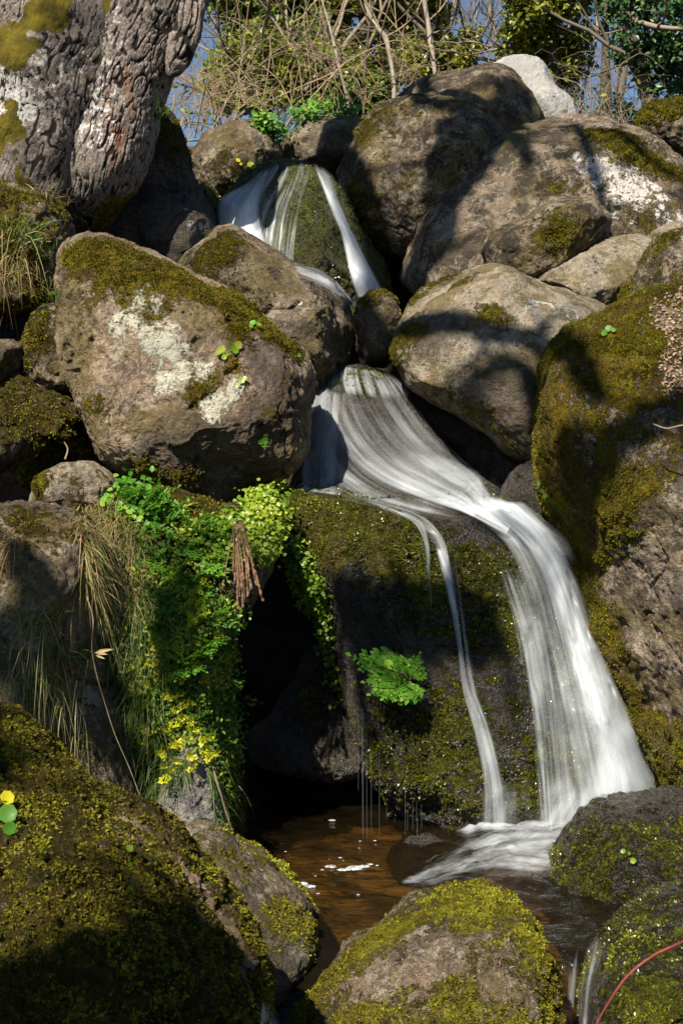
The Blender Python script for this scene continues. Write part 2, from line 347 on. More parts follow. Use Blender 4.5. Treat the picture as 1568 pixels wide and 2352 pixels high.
# --- the boulder the main fall runs over
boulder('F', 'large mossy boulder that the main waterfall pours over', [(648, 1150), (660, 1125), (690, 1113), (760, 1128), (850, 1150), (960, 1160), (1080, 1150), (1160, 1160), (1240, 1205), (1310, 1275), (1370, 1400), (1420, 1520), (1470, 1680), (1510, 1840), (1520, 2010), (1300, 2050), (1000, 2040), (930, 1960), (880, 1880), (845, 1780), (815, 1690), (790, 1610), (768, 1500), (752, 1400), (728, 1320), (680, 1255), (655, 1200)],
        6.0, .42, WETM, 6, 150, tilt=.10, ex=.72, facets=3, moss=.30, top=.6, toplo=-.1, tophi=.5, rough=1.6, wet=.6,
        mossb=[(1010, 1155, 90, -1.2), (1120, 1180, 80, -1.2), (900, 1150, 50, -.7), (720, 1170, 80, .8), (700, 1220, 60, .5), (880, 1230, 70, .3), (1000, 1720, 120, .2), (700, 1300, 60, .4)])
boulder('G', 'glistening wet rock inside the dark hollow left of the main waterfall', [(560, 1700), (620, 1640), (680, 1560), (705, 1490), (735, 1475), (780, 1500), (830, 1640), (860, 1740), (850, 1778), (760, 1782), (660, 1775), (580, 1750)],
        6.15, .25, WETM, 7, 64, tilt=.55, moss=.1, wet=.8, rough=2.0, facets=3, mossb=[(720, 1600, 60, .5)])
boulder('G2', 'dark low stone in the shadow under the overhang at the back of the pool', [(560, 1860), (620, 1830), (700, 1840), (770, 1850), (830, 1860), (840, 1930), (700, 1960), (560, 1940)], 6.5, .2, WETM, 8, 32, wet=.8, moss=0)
# --- left bank
boulder('H', 'brown boulder with draped grass on the left bank', [(-220, 1300), (-80, 1170), (0, 1158), (50, 1150), (130, 1156), (195, 1178), (235, 1240), (240, 1400), (245, 1520), (270, 1640), (300, 1740), (335, 1830), (360, 1920), (250, 2050), (0, 2080), (-220, 1900)],
        5.25, .42, BRNM, 9, 110, moss=.1, top=.25, rough=1.6, mossb=[(60, 1200, 60, .3)], lichb=[(120, 1380, 70, .3)])
boulder('I', 'steep earthy bank boulder buried under ferns, grass and yellow flowers', [(190, 1180), (300, 1120), (420, 1130), (520, 1160), (590, 1150), (640, 1160), (640, 1250), (605, 1330), (545, 1390), (510, 1450), (520, 1540), (532, 1640), (548, 1750), (565, 1880), (555, 2000), (420, 2050), (330, 1950), (270, 1750), (220, 1500)],
        5.65, .38, BRNM, 10, 90, moss=.5, top=.3, rough=1.6, tilt=.12)
boulder('J', 'pale grey stone below the yellow flowers at the pool edge', [(360, 1850), (385, 1790), (410, 1750), (440, 1690), (465, 1700), (490, 1760), (512, 1840), (525, 1930), (440, 1980), (370, 1930)],
        5.1, .12, rock_mat('grey_stone', c1=(.30, .29, .29), c2=(.20, .195, .20), dark_amt=.05), 11, 40, moss=.0, lich=.2, rough=1.3)
boulder('K', 'small smooth rounded stone beside the bank grass below the largest sunlit boulder', [(62, 1150), (80, 1110), (110, 1080), (150, 1058), (210, 1056), (248, 1078), (272, 1110), (272, 1160), (190, 1200), (80, 1195)],
        5.75, .2, PALE, 12, 44, moss=.2, rough=.7, darkb=[(150, 1140, 50, .7)], mossb=[(85, 1110, 40, .7), (170, 1150, 50, .2)])
boulder('L1', 'small brown mossed stone at the left edge beside the dark hollow', [(-60, 1000), (0, 986), (35, 985), (68, 1010), (64, 1040), (30, 1062), (0, 1085), (-60, 1080)], 6.2, .2, BRNM, 13, 36, moss=.2, top=.4)
boulder('L2', 'drooping moss cushion rock left of the largest sunlit boulder', [(-40, 930), (0, 890), (50, 868), (100, 892), (160, 915), (205, 955), (215, 1010), (190, 1040), (150, 1010), (110, 1040), (75, 1120), (50, 1110), (60, 1040), (0, 970)], 6.45, .3, BRNM, 14, 64, moss=.6, rough=1.8, tilt=.4)
boulder('L3', 'tall brown rock standing left behind the largest sunlit boulder', [(160, 700), (110, 712), (75, 750), (60, 800), (64, 850), (90, 890), (150, 925), (230, 920), (250, 760)], 6.7, .35, BRNM, 15, 64, moss=.35, rough=1.4, mossb=[(80, 770, 40, .4)])
boulder('L4', 'small dark rock at the left edge between grassy bank and moss', [(-50, 790), (0, 778), (30, 776), (64, 792), (66, 850), (25, 885), (-50, 880)], 6.6, .25, BRNM, 16, 40, moss=.35, rough=1.4)
boulder('L5', 'dark back rock behind the hollow at the left edge', [(-150, 860), (0, 850), (120, 880), (230, 930), (280, 1060), (200, 1150), (0, 1160), (-150, 1150)], 7.0, .25, DARK, 17, 40, moss=.2, wet=.3)
# --- the hero boulder
def mos_M(V, N, up, vp, M, L, Wt, Dk):
    return M, L, Wt, Dk
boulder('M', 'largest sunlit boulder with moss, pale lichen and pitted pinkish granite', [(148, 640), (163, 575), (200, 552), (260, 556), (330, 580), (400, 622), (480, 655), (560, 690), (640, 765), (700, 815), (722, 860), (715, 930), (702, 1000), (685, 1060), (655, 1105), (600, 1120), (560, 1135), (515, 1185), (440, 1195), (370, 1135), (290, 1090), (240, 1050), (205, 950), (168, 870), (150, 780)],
        6.25, .5, rock_mat('pinkish_granite', c1=(.42, .29, .19), c2=(.27, .195, .14), dark=(.055, .045, .042), lich=(.50, .48, .36), dark_amt=.22, moss1=(.17, .115, .006), moss2=(.09, .06, .005), moss3=(.21, .185, .01)), 18, 190, tilt=.38, ex=.74, facets=4, rough=1.35, pits=.018, moss=.12, top=.1, lich=.10,
        mossb=[(330, 610, 60, .9, 4, -30), (480, 680, 45, .9, 4, -35), (590, 730, 40, .9, 3, -40), (180, 590, 40, .7), (540, 770, 40, .6), (430, 820, 24, .55, 3, -65), (480, 880, 34, .5), (535, 830, 32, .55), (250, 640, 50, .45), (390, 720, 40, .3), (440, 910, 30, .6), (240, 570, 40, .7, 2, 0), (330, 700, 60, .3), (330, 1080, 60, .5), (440, 1110, 60, .4), (210, 940, 40, .4)],
        lichb=[(330, 680, 38, 1.0), (280, 740, 50, .55), (370, 780, 45, .6), (430, 840, 40, .75, 3, -60), (300, 620, 30, .7), (390, 880, 30, .5), (490, 940, 32, .6), (480, 850, 25, .6), (540, 900, 22, .7, 2, 70), (200, 560, 20, .9, 2, 0), (350, 870, 60, .3)],
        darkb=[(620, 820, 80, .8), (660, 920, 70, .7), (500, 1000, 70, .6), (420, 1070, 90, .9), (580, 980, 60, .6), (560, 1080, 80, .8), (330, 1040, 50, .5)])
# --- middle
boulder('N1', 'brown mossy boulder sloping down to the right below the upper waterfall', [(410, 615), (440, 580), (485, 552), (500, 530), (540, 527), (590, 545), (640, 580), (690, 615), (760, 648), (800, 690), (820, 760), (800, 850), (700, 850), (560, 760), (480, 690), (425, 640)],
        7.3, .42, BRNM, 20, 84, tilt=.3, moss=.1, mossb=[(500, 580, 60, .8), (560, 690, 60, .4)], lichb=[(460, 620, 22, .9), (610, 600, 60, .3)], darkb=[(600, 680, 60, .5)])
boulder('N2', 'squat brown boulder tucked under the sloping mossy boulder', [(585, 720), (620, 690), (680, 678), (725, 683), (760, 700), (772, 740), (765, 800), (770, 850), (740, 880), (700, 860), (640, 800)],
        6.95, .3, GRAN2, 21, 64, moss=.0, top=.2, rough=1.5, lichb=[(700, 700, 40, .6)], darkb=[(640, 770, 60, .5)])
boulder('N3', 'small moss capped stone in the gap below the upper falls', [(812, 730), (825, 695), (850, 676), (882, 672), (912, 690), (925, 730), (920, 800), (890, 850), (830, 850), (812, 790)], 7.2, .25, BRNM, 22, 48, moss=.2, top=.7, wetb=[(860, 830, 60, .7)])
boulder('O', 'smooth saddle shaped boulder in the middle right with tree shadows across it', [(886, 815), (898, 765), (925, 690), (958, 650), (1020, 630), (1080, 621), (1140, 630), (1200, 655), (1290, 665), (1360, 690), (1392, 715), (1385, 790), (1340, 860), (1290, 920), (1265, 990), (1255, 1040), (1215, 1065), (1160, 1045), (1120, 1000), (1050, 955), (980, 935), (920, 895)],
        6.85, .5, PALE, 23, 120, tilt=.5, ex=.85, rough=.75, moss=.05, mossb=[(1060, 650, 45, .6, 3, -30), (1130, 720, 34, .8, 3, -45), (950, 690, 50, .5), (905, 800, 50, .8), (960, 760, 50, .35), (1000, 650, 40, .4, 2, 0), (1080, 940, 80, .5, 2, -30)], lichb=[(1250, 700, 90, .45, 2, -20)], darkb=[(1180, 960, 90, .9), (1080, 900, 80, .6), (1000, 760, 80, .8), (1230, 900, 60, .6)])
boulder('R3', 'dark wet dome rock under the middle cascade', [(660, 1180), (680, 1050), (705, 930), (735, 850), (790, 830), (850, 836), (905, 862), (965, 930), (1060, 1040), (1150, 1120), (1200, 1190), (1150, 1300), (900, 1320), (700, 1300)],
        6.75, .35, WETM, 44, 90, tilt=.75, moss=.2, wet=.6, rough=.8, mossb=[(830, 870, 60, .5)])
boulder('R4', 'rock added in the recess under the saddle shaped boulder, shade put into its black colour', [(870, 860), (960, 880), (1080, 930), (1210, 1030), (1260, 1120), (1180, 1180), (1080, 1120), (980, 1020), (900, 940)],
        7.05, .25, rock_mat('recess_shade_rock', c1=(.05, .04, .033), c2=(.03, .026, .023), dark=(.012, .011, .010), wet_all=.5, crust=0, film=0, moss1=(.05, .045, .005), moss2=(.02, .02, .003), moss3=(.08, .08, .01)), 46, 56, tilt=.6, moss=.1)  # added to fill the gap; the recess's shade is put into its colour
boulder('Pp', 'small wet moss stone squeezed between the main fall and the mossy right boulder', [(1150, 1130), (1178, 1085), (1225, 1048), (1275, 1040), (1330, 1150), (1330, 1290), (1250, 1290), (1160, 1190)], 6.15, .2, WETM, 24, 48, moss=.4, wet=.3)
def q_extra(V, N, up, vp, M, L, Wt, Dk):
    # bare granite on the lower right of this boulder; its edge runs up to the right
    t = (up - 1385) * .62 + (vp - 1330) * .78
    bare = ss(-60, 90, (up - 1385) * .77 + (vp - 1290) * .64 + 70 * fbm(V, 5, 5, 4)) * ss(1690, 1580, vp + 70 * fbm(V, 4, 4, 8)) * ss(10, 95, up - np.interp(vp, [1180, 1260, 1340, 1400, 1480, 1580, 1660], [1280, 1310, 1340, 1370, 1400, 1440, 1470]) + 40 * fbm(V, 6, 4, 12))
    return M * (1 - bare) - .2 * bare, L - .1, np.clip(Wt + .6 * ss(1620, 1750, vp), 0, 1), Dk
boulder('Q', 'huge olive moss boulder with bare granite flank at the right edge', [(1252, 930), (1258, 870), (1272, 825), (1310, 778), (1355, 738), (1420, 700), (1500, 665), (1568, 645), (1720, 640), (1950, 800), (2000, 1300), (1900, 1800), (1700, 2000), (1560, 1900), (1520, 1790), (1480, 1690), (1450, 1600), (1410, 1500), (1375, 1400), (1340, 1320), (1305, 1250), (1278, 1170), (1262, 1080), (1254, 1000)],
        5.75, .62, rock_mat('olive_mossy_granite', c1=(.33, .245, .175), c2=(.19, .15, .12), dark_amt=.5, moss1=(.18, .125, .006), moss2=(.10, .068, .006), moss3=(.23, .20, .010)), 25, 160, tilt=.12, ex=.80, rough=1.5, moss=.66, facets=4, mlump=.008, lich=-.2, extra=q_extra, mossb=[(1520, 740, 60, -.4), (1540, 850, 40, -.3)])
# --- upper
boulder('S', 'green domed rock that the upper waterfall splits around', [(470, 560), (500, 470), (560, 420), (612, 374), (660, 357), (710, 364), (755, 395), (790, 440), (830, 520), (880, 600), (910, 700), (800, 780), (650, 760), (520, 680)],
        8.6, .5, rock_mat('green_wet_rock', c1=(.09, .08, .06), c2=(.05, .045, .04), dark=(.02, .018, .015), wet_all=.5, gloss=.25, crust=0, film=0, moss1=(.10, .12, .008), moss2=(.05, .06, .006), moss3=(.14, .16, .02)), 26, 90, tilt=.25, moss=.7, rough=.8, wet=.2)
boulder('T', 'dark brown rounded boulder right of the upper waterfall, half in shadow', [(770, 430), (775, 380), (792, 340), (825, 295), (870, 260), (940, 235), (1000, 229), (1060, 245), (1120, 280), (1180, 330), (1190, 420), (1130, 520), (1010, 590), (940, 600), (880, 580), (825, 540), (785, 490)],
        8.85, .6, DARK, 27, 100, tilt=.2, moss=.15, rough=1.5, pits=.012, mossb=[(810, 480, 60, .6), (850, 540, 60, .5), (820, 300, 60, .3)])
boulder('U', 'broad boulder with white lichen patches at the upper right', [(935, 640), (940, 590), (958, 525), (1000, 460), (1055, 405), (1090, 362), (1150, 326), (1220, 296), (1300, 282), (1380, 285), (1440, 312), (1510, 347), (1568, 378), (1720, 450), (1760, 600), (1600, 720), (1300, 740), (1000, 720)],
        8.5, .6, LICH, 28, 130, tilt=.55, ex=.78, rough=1.3, facets=4, moss=.1, mossb=[(1390, 312, 34, .9, 4, -25), (1510, 385, 34, .9, 4, -32), (1310, 292, 30, .5, 2, 0), (1480, 510, 50, .5), (1290, 430, 60, .25)],
        lichb=[(1375, 395, 55, .75), (1430, 460, 60, .7), (1500, 450, 60, .75, 2.5, -50), (1400, 350, 40, .5), (1400, 520, 40, .6), (1460, 400, 50, .4), (1250, 300, 35, .7), (1200, 480, 70, .25), (1100, 480, 60, .25), (1540, 520, 30, .7), (1340, 370, 30, .6)])
boulder('V', 'small dark boulder with a smooth top leaning on the white lichened boulder', [(1105, 575), (1120, 545), (1150, 522), (1200, 500), (1255, 462), (1310, 451), (1362, 464), (1392, 500), (1380, 570), (1330, 620), (1260, 650), (1180, 660), (1125, 630)],
        7.7, .36, DARK, 29, 70, tilt=.2, moss=.1, rough=1.4, mossb=[(1290, 540, 50, .5)], lichb=[(1300, 570, 50, .4)])
boulder('W', 'flat pale grey green boulder lying behind the saddle shaped boulder', [(1180, 660), (1250, 620), (1320, 580), (1400, 551), (1460, 545), (1502, 560), (1500, 640), (1450, 700), (1390, 740), (1280, 720)],
        7.6, .35, PALE, 30, 64, tilt=.6, rough=.9, lichb=[(1400, 600, 90, .3)], moss=-.1)
boulder('Wb', 'little grey stone resting behind the flat pale boulder', [(1476, 545), (1500, 518), (1530, 505), (1560, 510), (1580, 540), (1540, 570), (1490, 570)], 7.9, .15, PALE, 31, 32, tilt=.3)
boulder('Xx', 'craggy moss and lichen rock at the right edge above the mossy giant', [(1455, 640), (1470, 590), (1500, 555), (1545, 530), (1610, 522), (1680, 560), (1700, 680), (1600, 740), (1480, 720), (1420, 710)], 7.1, .35, LICH, 32, 64, rough=2.0, moss=.25, lich=.25, mossb=[(1530, 545, 40, .5), (1430, 690, 40, .6)])
boulder('Z1', 'mossy white speckled rock high at the right edge under the trees', [(1450, 310), (1462, 270), (1475, 245), (1520, 237), (1580, 232), (1680, 245), (1700, 340), (1600, 410), (1530, 385), (1480, 345)], 9.4, .4, LICH, 33, 56, rough=1.8, moss=.0, top=.9, toplo=.1, tophi=.5, lich=.4)
boulder('AA', 'long brown boulder topping the cascade', [(860, 280), (900, 222), (955, 190), (1010, 171), (1080, 168), (1150, 164), (1195, 190), (1235, 235), (1250, 300), (1200, 380), (1000, 380), (880, 340)],
        10.0, .6, DARK, 34, 80, tilt=.5, rough=.9, moss=.1)
boulder('AB', 'pale white boulder at the very top of the cascade', [(1100, 185), (1118, 155), (1150, 136), (1190, 127), (1226, 140), (1262, 180), (1300, 228), (1328, 265), (1330, 310), (1250, 320), (1150, 260)],
        10.7, .4, WHITE, 35, 64, tilt=.5, rough=.8, facets=3, moss=-.3, darkb=[(1240, 250, 30, .6, 2, -50), (1190, 180, 20, .3)])
boulder('AC', 'reddish low boulder behind the top of the upper waterfall', [(625, 350), (645, 315), (680, 285), (740, 266), (800, 264), (850, 285), (850, 380), (760, 420), (690, 410), (640, 390)], 9.9, .4, GRAN2, 36, 56, tilt=.4, moss=.1)
boulder('AD', 'brown boulder with dry moss left of the upper waterfall', [(440, 380), (452, 335), (470, 298), (525, 280), (590, 285), (632, 318), (650, 360), (620, 420), (560, 470), (480, 490), (440, 450)], 9.6, .45, BRNM, 37, 64, tilt=.4, moss=.15, mossb=[(520, 400, 70, .4)], rough=1.2)
boulder('AD2', 'mossy wet rock at the left foot of the upper waterfall', [(455, 440), (475, 415), (495, 440), (500, 490), (520, 560), (500, 640), (440, 640), (430, 520)], 8.7, .3, WETM, 38, 40, moss=.5)
BLK = rock_mat('shade_toned_rock', c1=(.075, .058, .045), c2=(.045, .037, .031), dark=(.015, .013, .012), lich=(.5, .5, .5), wet_all=.35, gloss=.5, crust=0, film=.4, moss1=(.05, .05, .005), moss2=(.02, .022, .003), moss3=(.08, .085, .01))  # the tree's shade is put into this near-black colour and its wetness
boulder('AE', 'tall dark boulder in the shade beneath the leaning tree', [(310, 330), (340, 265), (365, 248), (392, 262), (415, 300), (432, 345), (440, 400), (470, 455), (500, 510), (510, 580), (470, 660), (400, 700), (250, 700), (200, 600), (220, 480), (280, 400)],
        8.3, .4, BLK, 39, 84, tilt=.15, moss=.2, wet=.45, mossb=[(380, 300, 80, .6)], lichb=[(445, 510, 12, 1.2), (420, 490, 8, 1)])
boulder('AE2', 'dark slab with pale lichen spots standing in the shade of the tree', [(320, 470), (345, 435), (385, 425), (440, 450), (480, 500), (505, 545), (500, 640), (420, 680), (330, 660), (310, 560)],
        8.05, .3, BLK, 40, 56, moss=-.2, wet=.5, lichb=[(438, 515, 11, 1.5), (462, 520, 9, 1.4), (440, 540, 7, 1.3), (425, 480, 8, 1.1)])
boulder('AF', 'mossy mound of the grassy bank at the left edge below the tree', [(-200, 480), (-60, 430), (0, 420), (60, 425), (130, 450), (165, 500), (190, 560), (180, 640), (140, 700), (60, 720), (-60, 760), (-200, 720)],
        7.1, .4, rock_mat('mossy_earth', c1=(.20, .15, .10), c2=(.11, .085, .055), lich=(.6, .55, .48), moss1=(.17, .13, .008), moss2=(.09, .065, .006), moss3=(.2, .19, .012)), 41, 84, tilt=.2, moss=.35, top=.4, rough=2.0, lichb=[(20, 440, 25, .8), (120, 530, 15, .7)])
boulder('AF2', 'moss tongue overhanging a dark gap at the left edge', [(-150, 680), (0, 640), (60, 650), (112, 680), (115, 705), (60, 712), (0, 720), (-150, 740)], 6.75, .25, BRNM, 42, 48, moss=.6, rough=2.0)
# stones in the pool
boulder('PS', 'small mossy stone breaking the surface in the middle of the pool', [(885, 1990), (905, 1955), (940, 1930), (990, 1928), (1040, 1945), (1080, 1965), (1110, 2000), (1000, 2040), (900, 2030)], 5.45, .18, WETM, 43, 44, moss=.25, wet=.4, rough=1.4, tilt=.5)

# ------------------------------------------------------------------ tubes
def tube(path, rad, nu=12, step=None, caps=False):
    """path: (k,3) points, rad: (k,) radii -> V, F, ring angle, arc length, radius at vertex."""
    path = np.asarray(path, float); rad = np.asarray(rad, float)
    seg = np.linalg.norm(np.diff(path, axis=0), axis=1); s = np.concatenate([[0], np.cumsum(seg)])
    if step:
        m = max(2, int(s[-1] / step) + 1); t = np.linspace(0, s[-1], m)
        k = len(path)
        def cr(y):
            # smooth interpolation through the control points
            g = np.gradient(y, s) if k > 2 else np.full(k, (y[-1] - y[0]) / max(s[-1], 1e-9))
            i = np.clip(np.searchsorted(s, t, side='right') - 1, 0, k - 2); h = s[i + 1] - s[i]; q = (t - s[i]) / h
            return ((2 * q**3 - 3 * q**2 + 1) * y[i] + (q**3 - 2 * q**2 + q) * h * g[i] + (-2 * q**3 + 3 * q**2) * y[i + 1] + (q**3 - q**2) * h * g[i + 1])
        path = np.stack([cr(path[:, j]) for j in range(3)], -1); rad = np.maximum(cr(rad), 1e-4); s = t
    T = np.gradient(path, axis=0); T /= np.maximum(np.linalg.norm(T, axis=1, keepdims=True), 1e-9)
    ref = np.array([0.31, -.9, .27]); 
    A = np.cross(T, ref); A /= np.maximum(np.linalg.norm(A, axis=1, keepdims=True), 1e-6); B = np.cross(T, A)
    th = np.linspace(0, 2 * math.pi, nu, endpoint=False)
    D = A[:, None, :] * np.cos(th)[None, :, None] + B[:, None, :] * np.sin(th)[None, :, None]
    V = path[:, None, :] + D * rad[:, None, None]
    return V.reshape(-1, 3), grid_faces(nu, len(path), True), np.tile(th, len(path)), np.repeat(s, nu), np.repeat(rad, nu), D.reshape(-1, 3)
class MB:
    def __init__(s): s.V = []; s.F = {}; s.n = 0; s.a = {}
    def add(s, V, F, **at):
        V = np.asarray(V); F = np.asarray(F); s.F.setdefault(F.shape[1], []).append(F + s.n); s.V.append(V); s.n += len(V)
        for k, v in at.items(): s.a.setdefault(k, []).append(np.broadcast_to(np.asarray(v, dtype=np.float32), (len(V),)))
    def build(s, name, mat, parent=None, loc=None, smooth=True):
        V = np.concatenate(s.V)
        if loc is None and not parent:
            loc = (*V.mean(0)[:2], V[:, 2].min())
        return mesh(name, V, [np.concatenate(f) for f in s.F.values()], mat, parent, {k: np.concatenate(v) for k, v in s.a.items()}, None, smooth, loc)

# ------------------------------------------------------------------ old leaning tree
def bark_mat(name, c1, c2, crackc, mossc=(.12, .09, .006), lich=(.55, .52, .48)):
    s = NT(name); o = s.obj(); n = s.noise(o, 16, 6, .65); f = s.noise(o, 85, 4, .7)
    col = s.mix(s.rng(n, .36, .64), c2, c1); col = s.mix(s.rng(f, .48, .62, 0, .5), col, (.42, .38, .35))
    col = s.mix(s.rng(s.attr('red'), .35, .65), col, (.22, .10, .05))
    lm = s.rng(s.math('ADD', s.attr('lichen'), s.math('MULTIPLY', s.math('SUBTRACT', s.noise(o, 24, 6, .7), .5), 2.2)), .5, .66)
    col = s.mix(lm, col, lich)
    col = s.mix(s.rng(s.attr('crack'), .25, .8), col, crackc)
    mm = s.rng(s.math('ADD', s.attr('moss'), s.math('MULTIPLY', s.math('SUBTRACT', s.noise(o, 20, 6, .7), .5), 1.3)), .45, .6)
    col = s.mix(mm, col, s.mix(s.rng(s.noise(o, 12, 5, .6), .35, .65), mossc, (mossc[0] * .45, mossc[1] * .5, mossc[2])))
    h = s.math('ADD', s.math('MULTIPLY', f, .5), s.math('MULTIPLY', s.noise(o, 40, 4, .65), .8))
    return s.done(s.principled(Base_Color=col, Roughness=.88, Normal=s.bump(h, .7, .012), Specular_IOR_Level=.2))
BARK = bark_mat('old_bark', (.21, .165, .135), (.105, .083, .07), (.016, .012, .010))
tree = empty('oak_tree', P(150, 560, 7.6), 'old leaning tree with cracked bark, white lichen and moss at the top left', 'tree')
def bark_tube(ctrl, Y, seed, nu, step, lich=0.0, moss_f=None, depth=.010, freq=58, red=False, flat=1.0, lumps=.05, stretch=5.0):
    pts = np.array([[*P(u, v, Y + dy)] for u, v, r, dy in ctrl]); rad = np.array([r * (Y + dy) / FPX for u, v, r, dy in ctrl])
    V, F, th, s, r, D = tube(pts, rad, nu, step)
    c = V - D * r[:, None]
    # bark pattern lives on the cylinder: (cos, sin, length)
    q = np.stack([np.cos(th) * r, np.sin(th) * r, s / stretch], -1)
    q = q + .035 * np.stack([fbm(V, 5, 2, seed), fbm(V, 5, 2, seed + 3), .4 * fbm(V, 5, 2, seed + 5)], -1)
    a = 1 - np.abs(vn(q, freq, seed + 7)) * 3.6; b = .8 - np.abs(vn(q, (freq * 1.9, freq * 1.9, freq * 2.6), seed + 11)) * 3.6
    crack = ss(.22, .85, np.maximum(a, .8 * b))
    V = V + D * (lumps * r * fbm(V, 2.2, 3, seed) * 2 + .013 * fbm(V, 11, 4, seed + 2) - depth * crack + .004 * fbm(V, 60, 3, seed + 6))[:, None]
    V[:, 1] = c[:, 1] + (V[:, 1] - c[:, 1]) * flat
    up, vp = proj(V)
    M = moss_f(V, up, vp) if moss_f else np.full(len(V), -.3)
    L = lich(V, up, vp) if callable(lich) else np.full(len(V), lich)
    RD = (.5 * (fbm(V, (6, 6, 1.5), 3, seed + 40) + .35)) if red else np.clip(.9 * fbm(V, (9, 9, 1.6), 3, seed + 41) - .05, 0, 1)
    return V, F, dict(crack=crack * (1 - ss(.4, .7, M)), moss=M, lichen=L, red=RD)
b = MB()
def m1(V, up, vp): return -.35 + 1.2 * ss(40, 0, up - (185 + .25 * (250 - vp))) * ss(330, 200, vp) + .5 * fbm(V, 3, 3, 2) + 1.1 * ss(380, 470, vp) * ss(-90, 10, up - 230 - .0 * vp)
def l1(V, up, vp): return -.05 + .55 * ss(120, -20, up - 250) * ss(480, 300, vp) - .5 * ss(30, 60, up - 290 + .35 * vp - 60)
V, F, at = bark_tube([(205, 590, 30, .35), (200, 520, 48, .25), (205, 455, 80, .1), (222, 385, 106, 0), (245, 310, 110, 0), (275, 215, 104, 0), (312, 110, 106, 0), (352, 0, 114, 0), (415, -150, 118, .1), (470, -400, 112, .2), (520, -700, 100, .4), (500, -1100, 80, .6), (560, -1500, 55, .9)], 7.6, 3, 420, .009, l1, m1)
b.add(V, F, **at)
trunk = b.build('trunk', BARK, tree)
b = MB()
def m2(V, up, vp): return .12 + .6 * ss(60, 0, np.hypot((up - 10) / .9, (vp - 290) / 1.3) - 30) + .9 * ss(40, 0, np.hypot((up - 120) / 1.6, vp - 30) - 20) + .6 * ss(60, 0, np.hypot(up - 30, (vp - 120) / .8) - 30) + .7 * ss(350, 440, vp) * ss(100, 50, up) + 1.5 * fbm(V, 5, 5, 21)
def l2(V, up, vp): return .16 + .6 * fbm(V, 3, 3, 23) + .3 * ss(60, 0, np.abs(vp - 190) - 60) - .2 * ss(350, 430, vp)
V, F, at = bark_tube([(10, 640, 130, .3), (20, 520, 135, .1), (40, 430, 140, 0), (65, 330, 150, 0), (90, 230, 152, 0), (110, 130, 152, 0), (110, 30, 158, 0), (50, -100, 160, 0), (-60, -300, 110, 0), (-200, -600, 90, 0), (-300, -900, 70, -.2)], 7.62, 13, 400, .010, l2, m2, depth=.004, freq=50, lumps=.16, stretch=4.0)
b.add(V, F, **at)
b.build('root_flare', BARK, tree)
b = MB()
V, F, at = bark_tube([(455, -160, 20, .25), (448, -80, 34, .12), (436, 10, 38, .05), (424, 90, 36, 0), (404, 150, 26, 0), (388, 178, 8, 0)], 7.45, 23, 120, .009, .1, None, depth=.02, freq=22, red=True, lumps=.12)
b.add(V, F, **at); b.build('broken_limb', BARK, tree)
for i, (pts, r0) in enumerate([([(520, -700, .4), (700, -900, 0), (900, -1200, -.6), (1000, -1600, -.8)], 60), ([(560, -1400, .9), (450, -1700, 1.4), (300, -2100, 1.5)], 45), ([(-300, -880, -.2), (-500, -1200, .2), (-520, -1700, .6)], 60)]):
    q = np.array([[*P(u, v, 7.6 + dy)] for u, v, dy in pts]); V, F, th, s, r, D = tube(q, np.linspace(r0, 8, len(q)) * 7.6 / FPX, 24, .06)
    V = V + D * (.03 * fbm(V, 6, 3, i))[:, None]; mesh('limb', V, F, BARK, tree, dict(crack=np.zeros(len(V)), moss=np.zeros(len(V)), lichen=np.zeros(len(V)), red=np.zeros(len(V))))

# ------------------------------------------------------------------ water
bpy.context.view_layer.update(); DG = bpy.context.evaluated_depsgraph_get()
def cast(u, v, only=None, limit=60):
    d = ray(u, v).normalized(); o = Vector((0, 0, CAM_H)); 
    for _ in range(12):
        ok, loc, nrm, i, ob, _m = sc.ray_cast(DG, o, d, distance=limit)
        if not ok: return None
        if only is None or ob in only: return loc, nrm, ob
        o = loc + d * .004
    return None
def RO(*k): return [ROCKS[x]['o'] for x in k]

def pool_drop(X, Y):
    a = .30 * ss(4.45, 3.55, Y); c = .75 * ss(4.32, 3.95, Y)
    return -(a + (c - a) * ss(.25, .45, X))
px = np.linspace(-1.7, 2.6, 260); py = np.concatenate([np.linspace(2.9, 5.2, 180)[:-1], np.linspace(5.2, 7.0, 90)])
PX, PY = np.meshgrid(px, py); PV = np.stack([PX.ravel(), PY.ravel(), np.zeros(PX.size)], -1)
near = ss(1.6, .3, np.hypot(PV[:, 0] - .95, PV[:, 1] - 5.3))
PV[:, 2] = pool_drop(PV[:, 0], PV[:, 1]) + .006 * fbm(PV, (5, 11, 1), 3, 77) + near * .03 * fbm(PV, (7, 14, 1), 3, 78) + .008 * fbm(PV, (14, 26, 1), 2, 79)
s = NT('pool_water'); o = s.obj()
mp = s.n('ShaderNodeMapping'); s.t.links.new(o, mp.inputs[0]); mp.inputs['Scale'].default_value = (1, 2.0, 1)
nb = s.bump(s.math('ADD', s.noise(mp.outputs[0], 11, 4, .6, .8), s.math('MULTIPLY', s.noise(mp.outputs[0], 38, 3, .6, .5), .3)), .55, .03)
tb = s.n('ShaderNodeBsdfTransparent'); tb.inputs[0].default_value = (.60, .50, .29, 1)
gl = s.n('ShaderNodeBsdfGlossy'); gl.inputs['Roughness'].default_value = .06; gl.inputs[0].default_value = (.9, .95, 1, 1); s.set(gl.inputs['Normal'], nb)
fr = s.n('ShaderNodeFresnel'); fr.inputs[0].default_value = 1.33; s.set(fr.inputs['Normal'], nb)
df = s.n('ShaderNodeBsdfDiffuse'); df.inputs[0].default_value = (.020, .014, .006, 1)
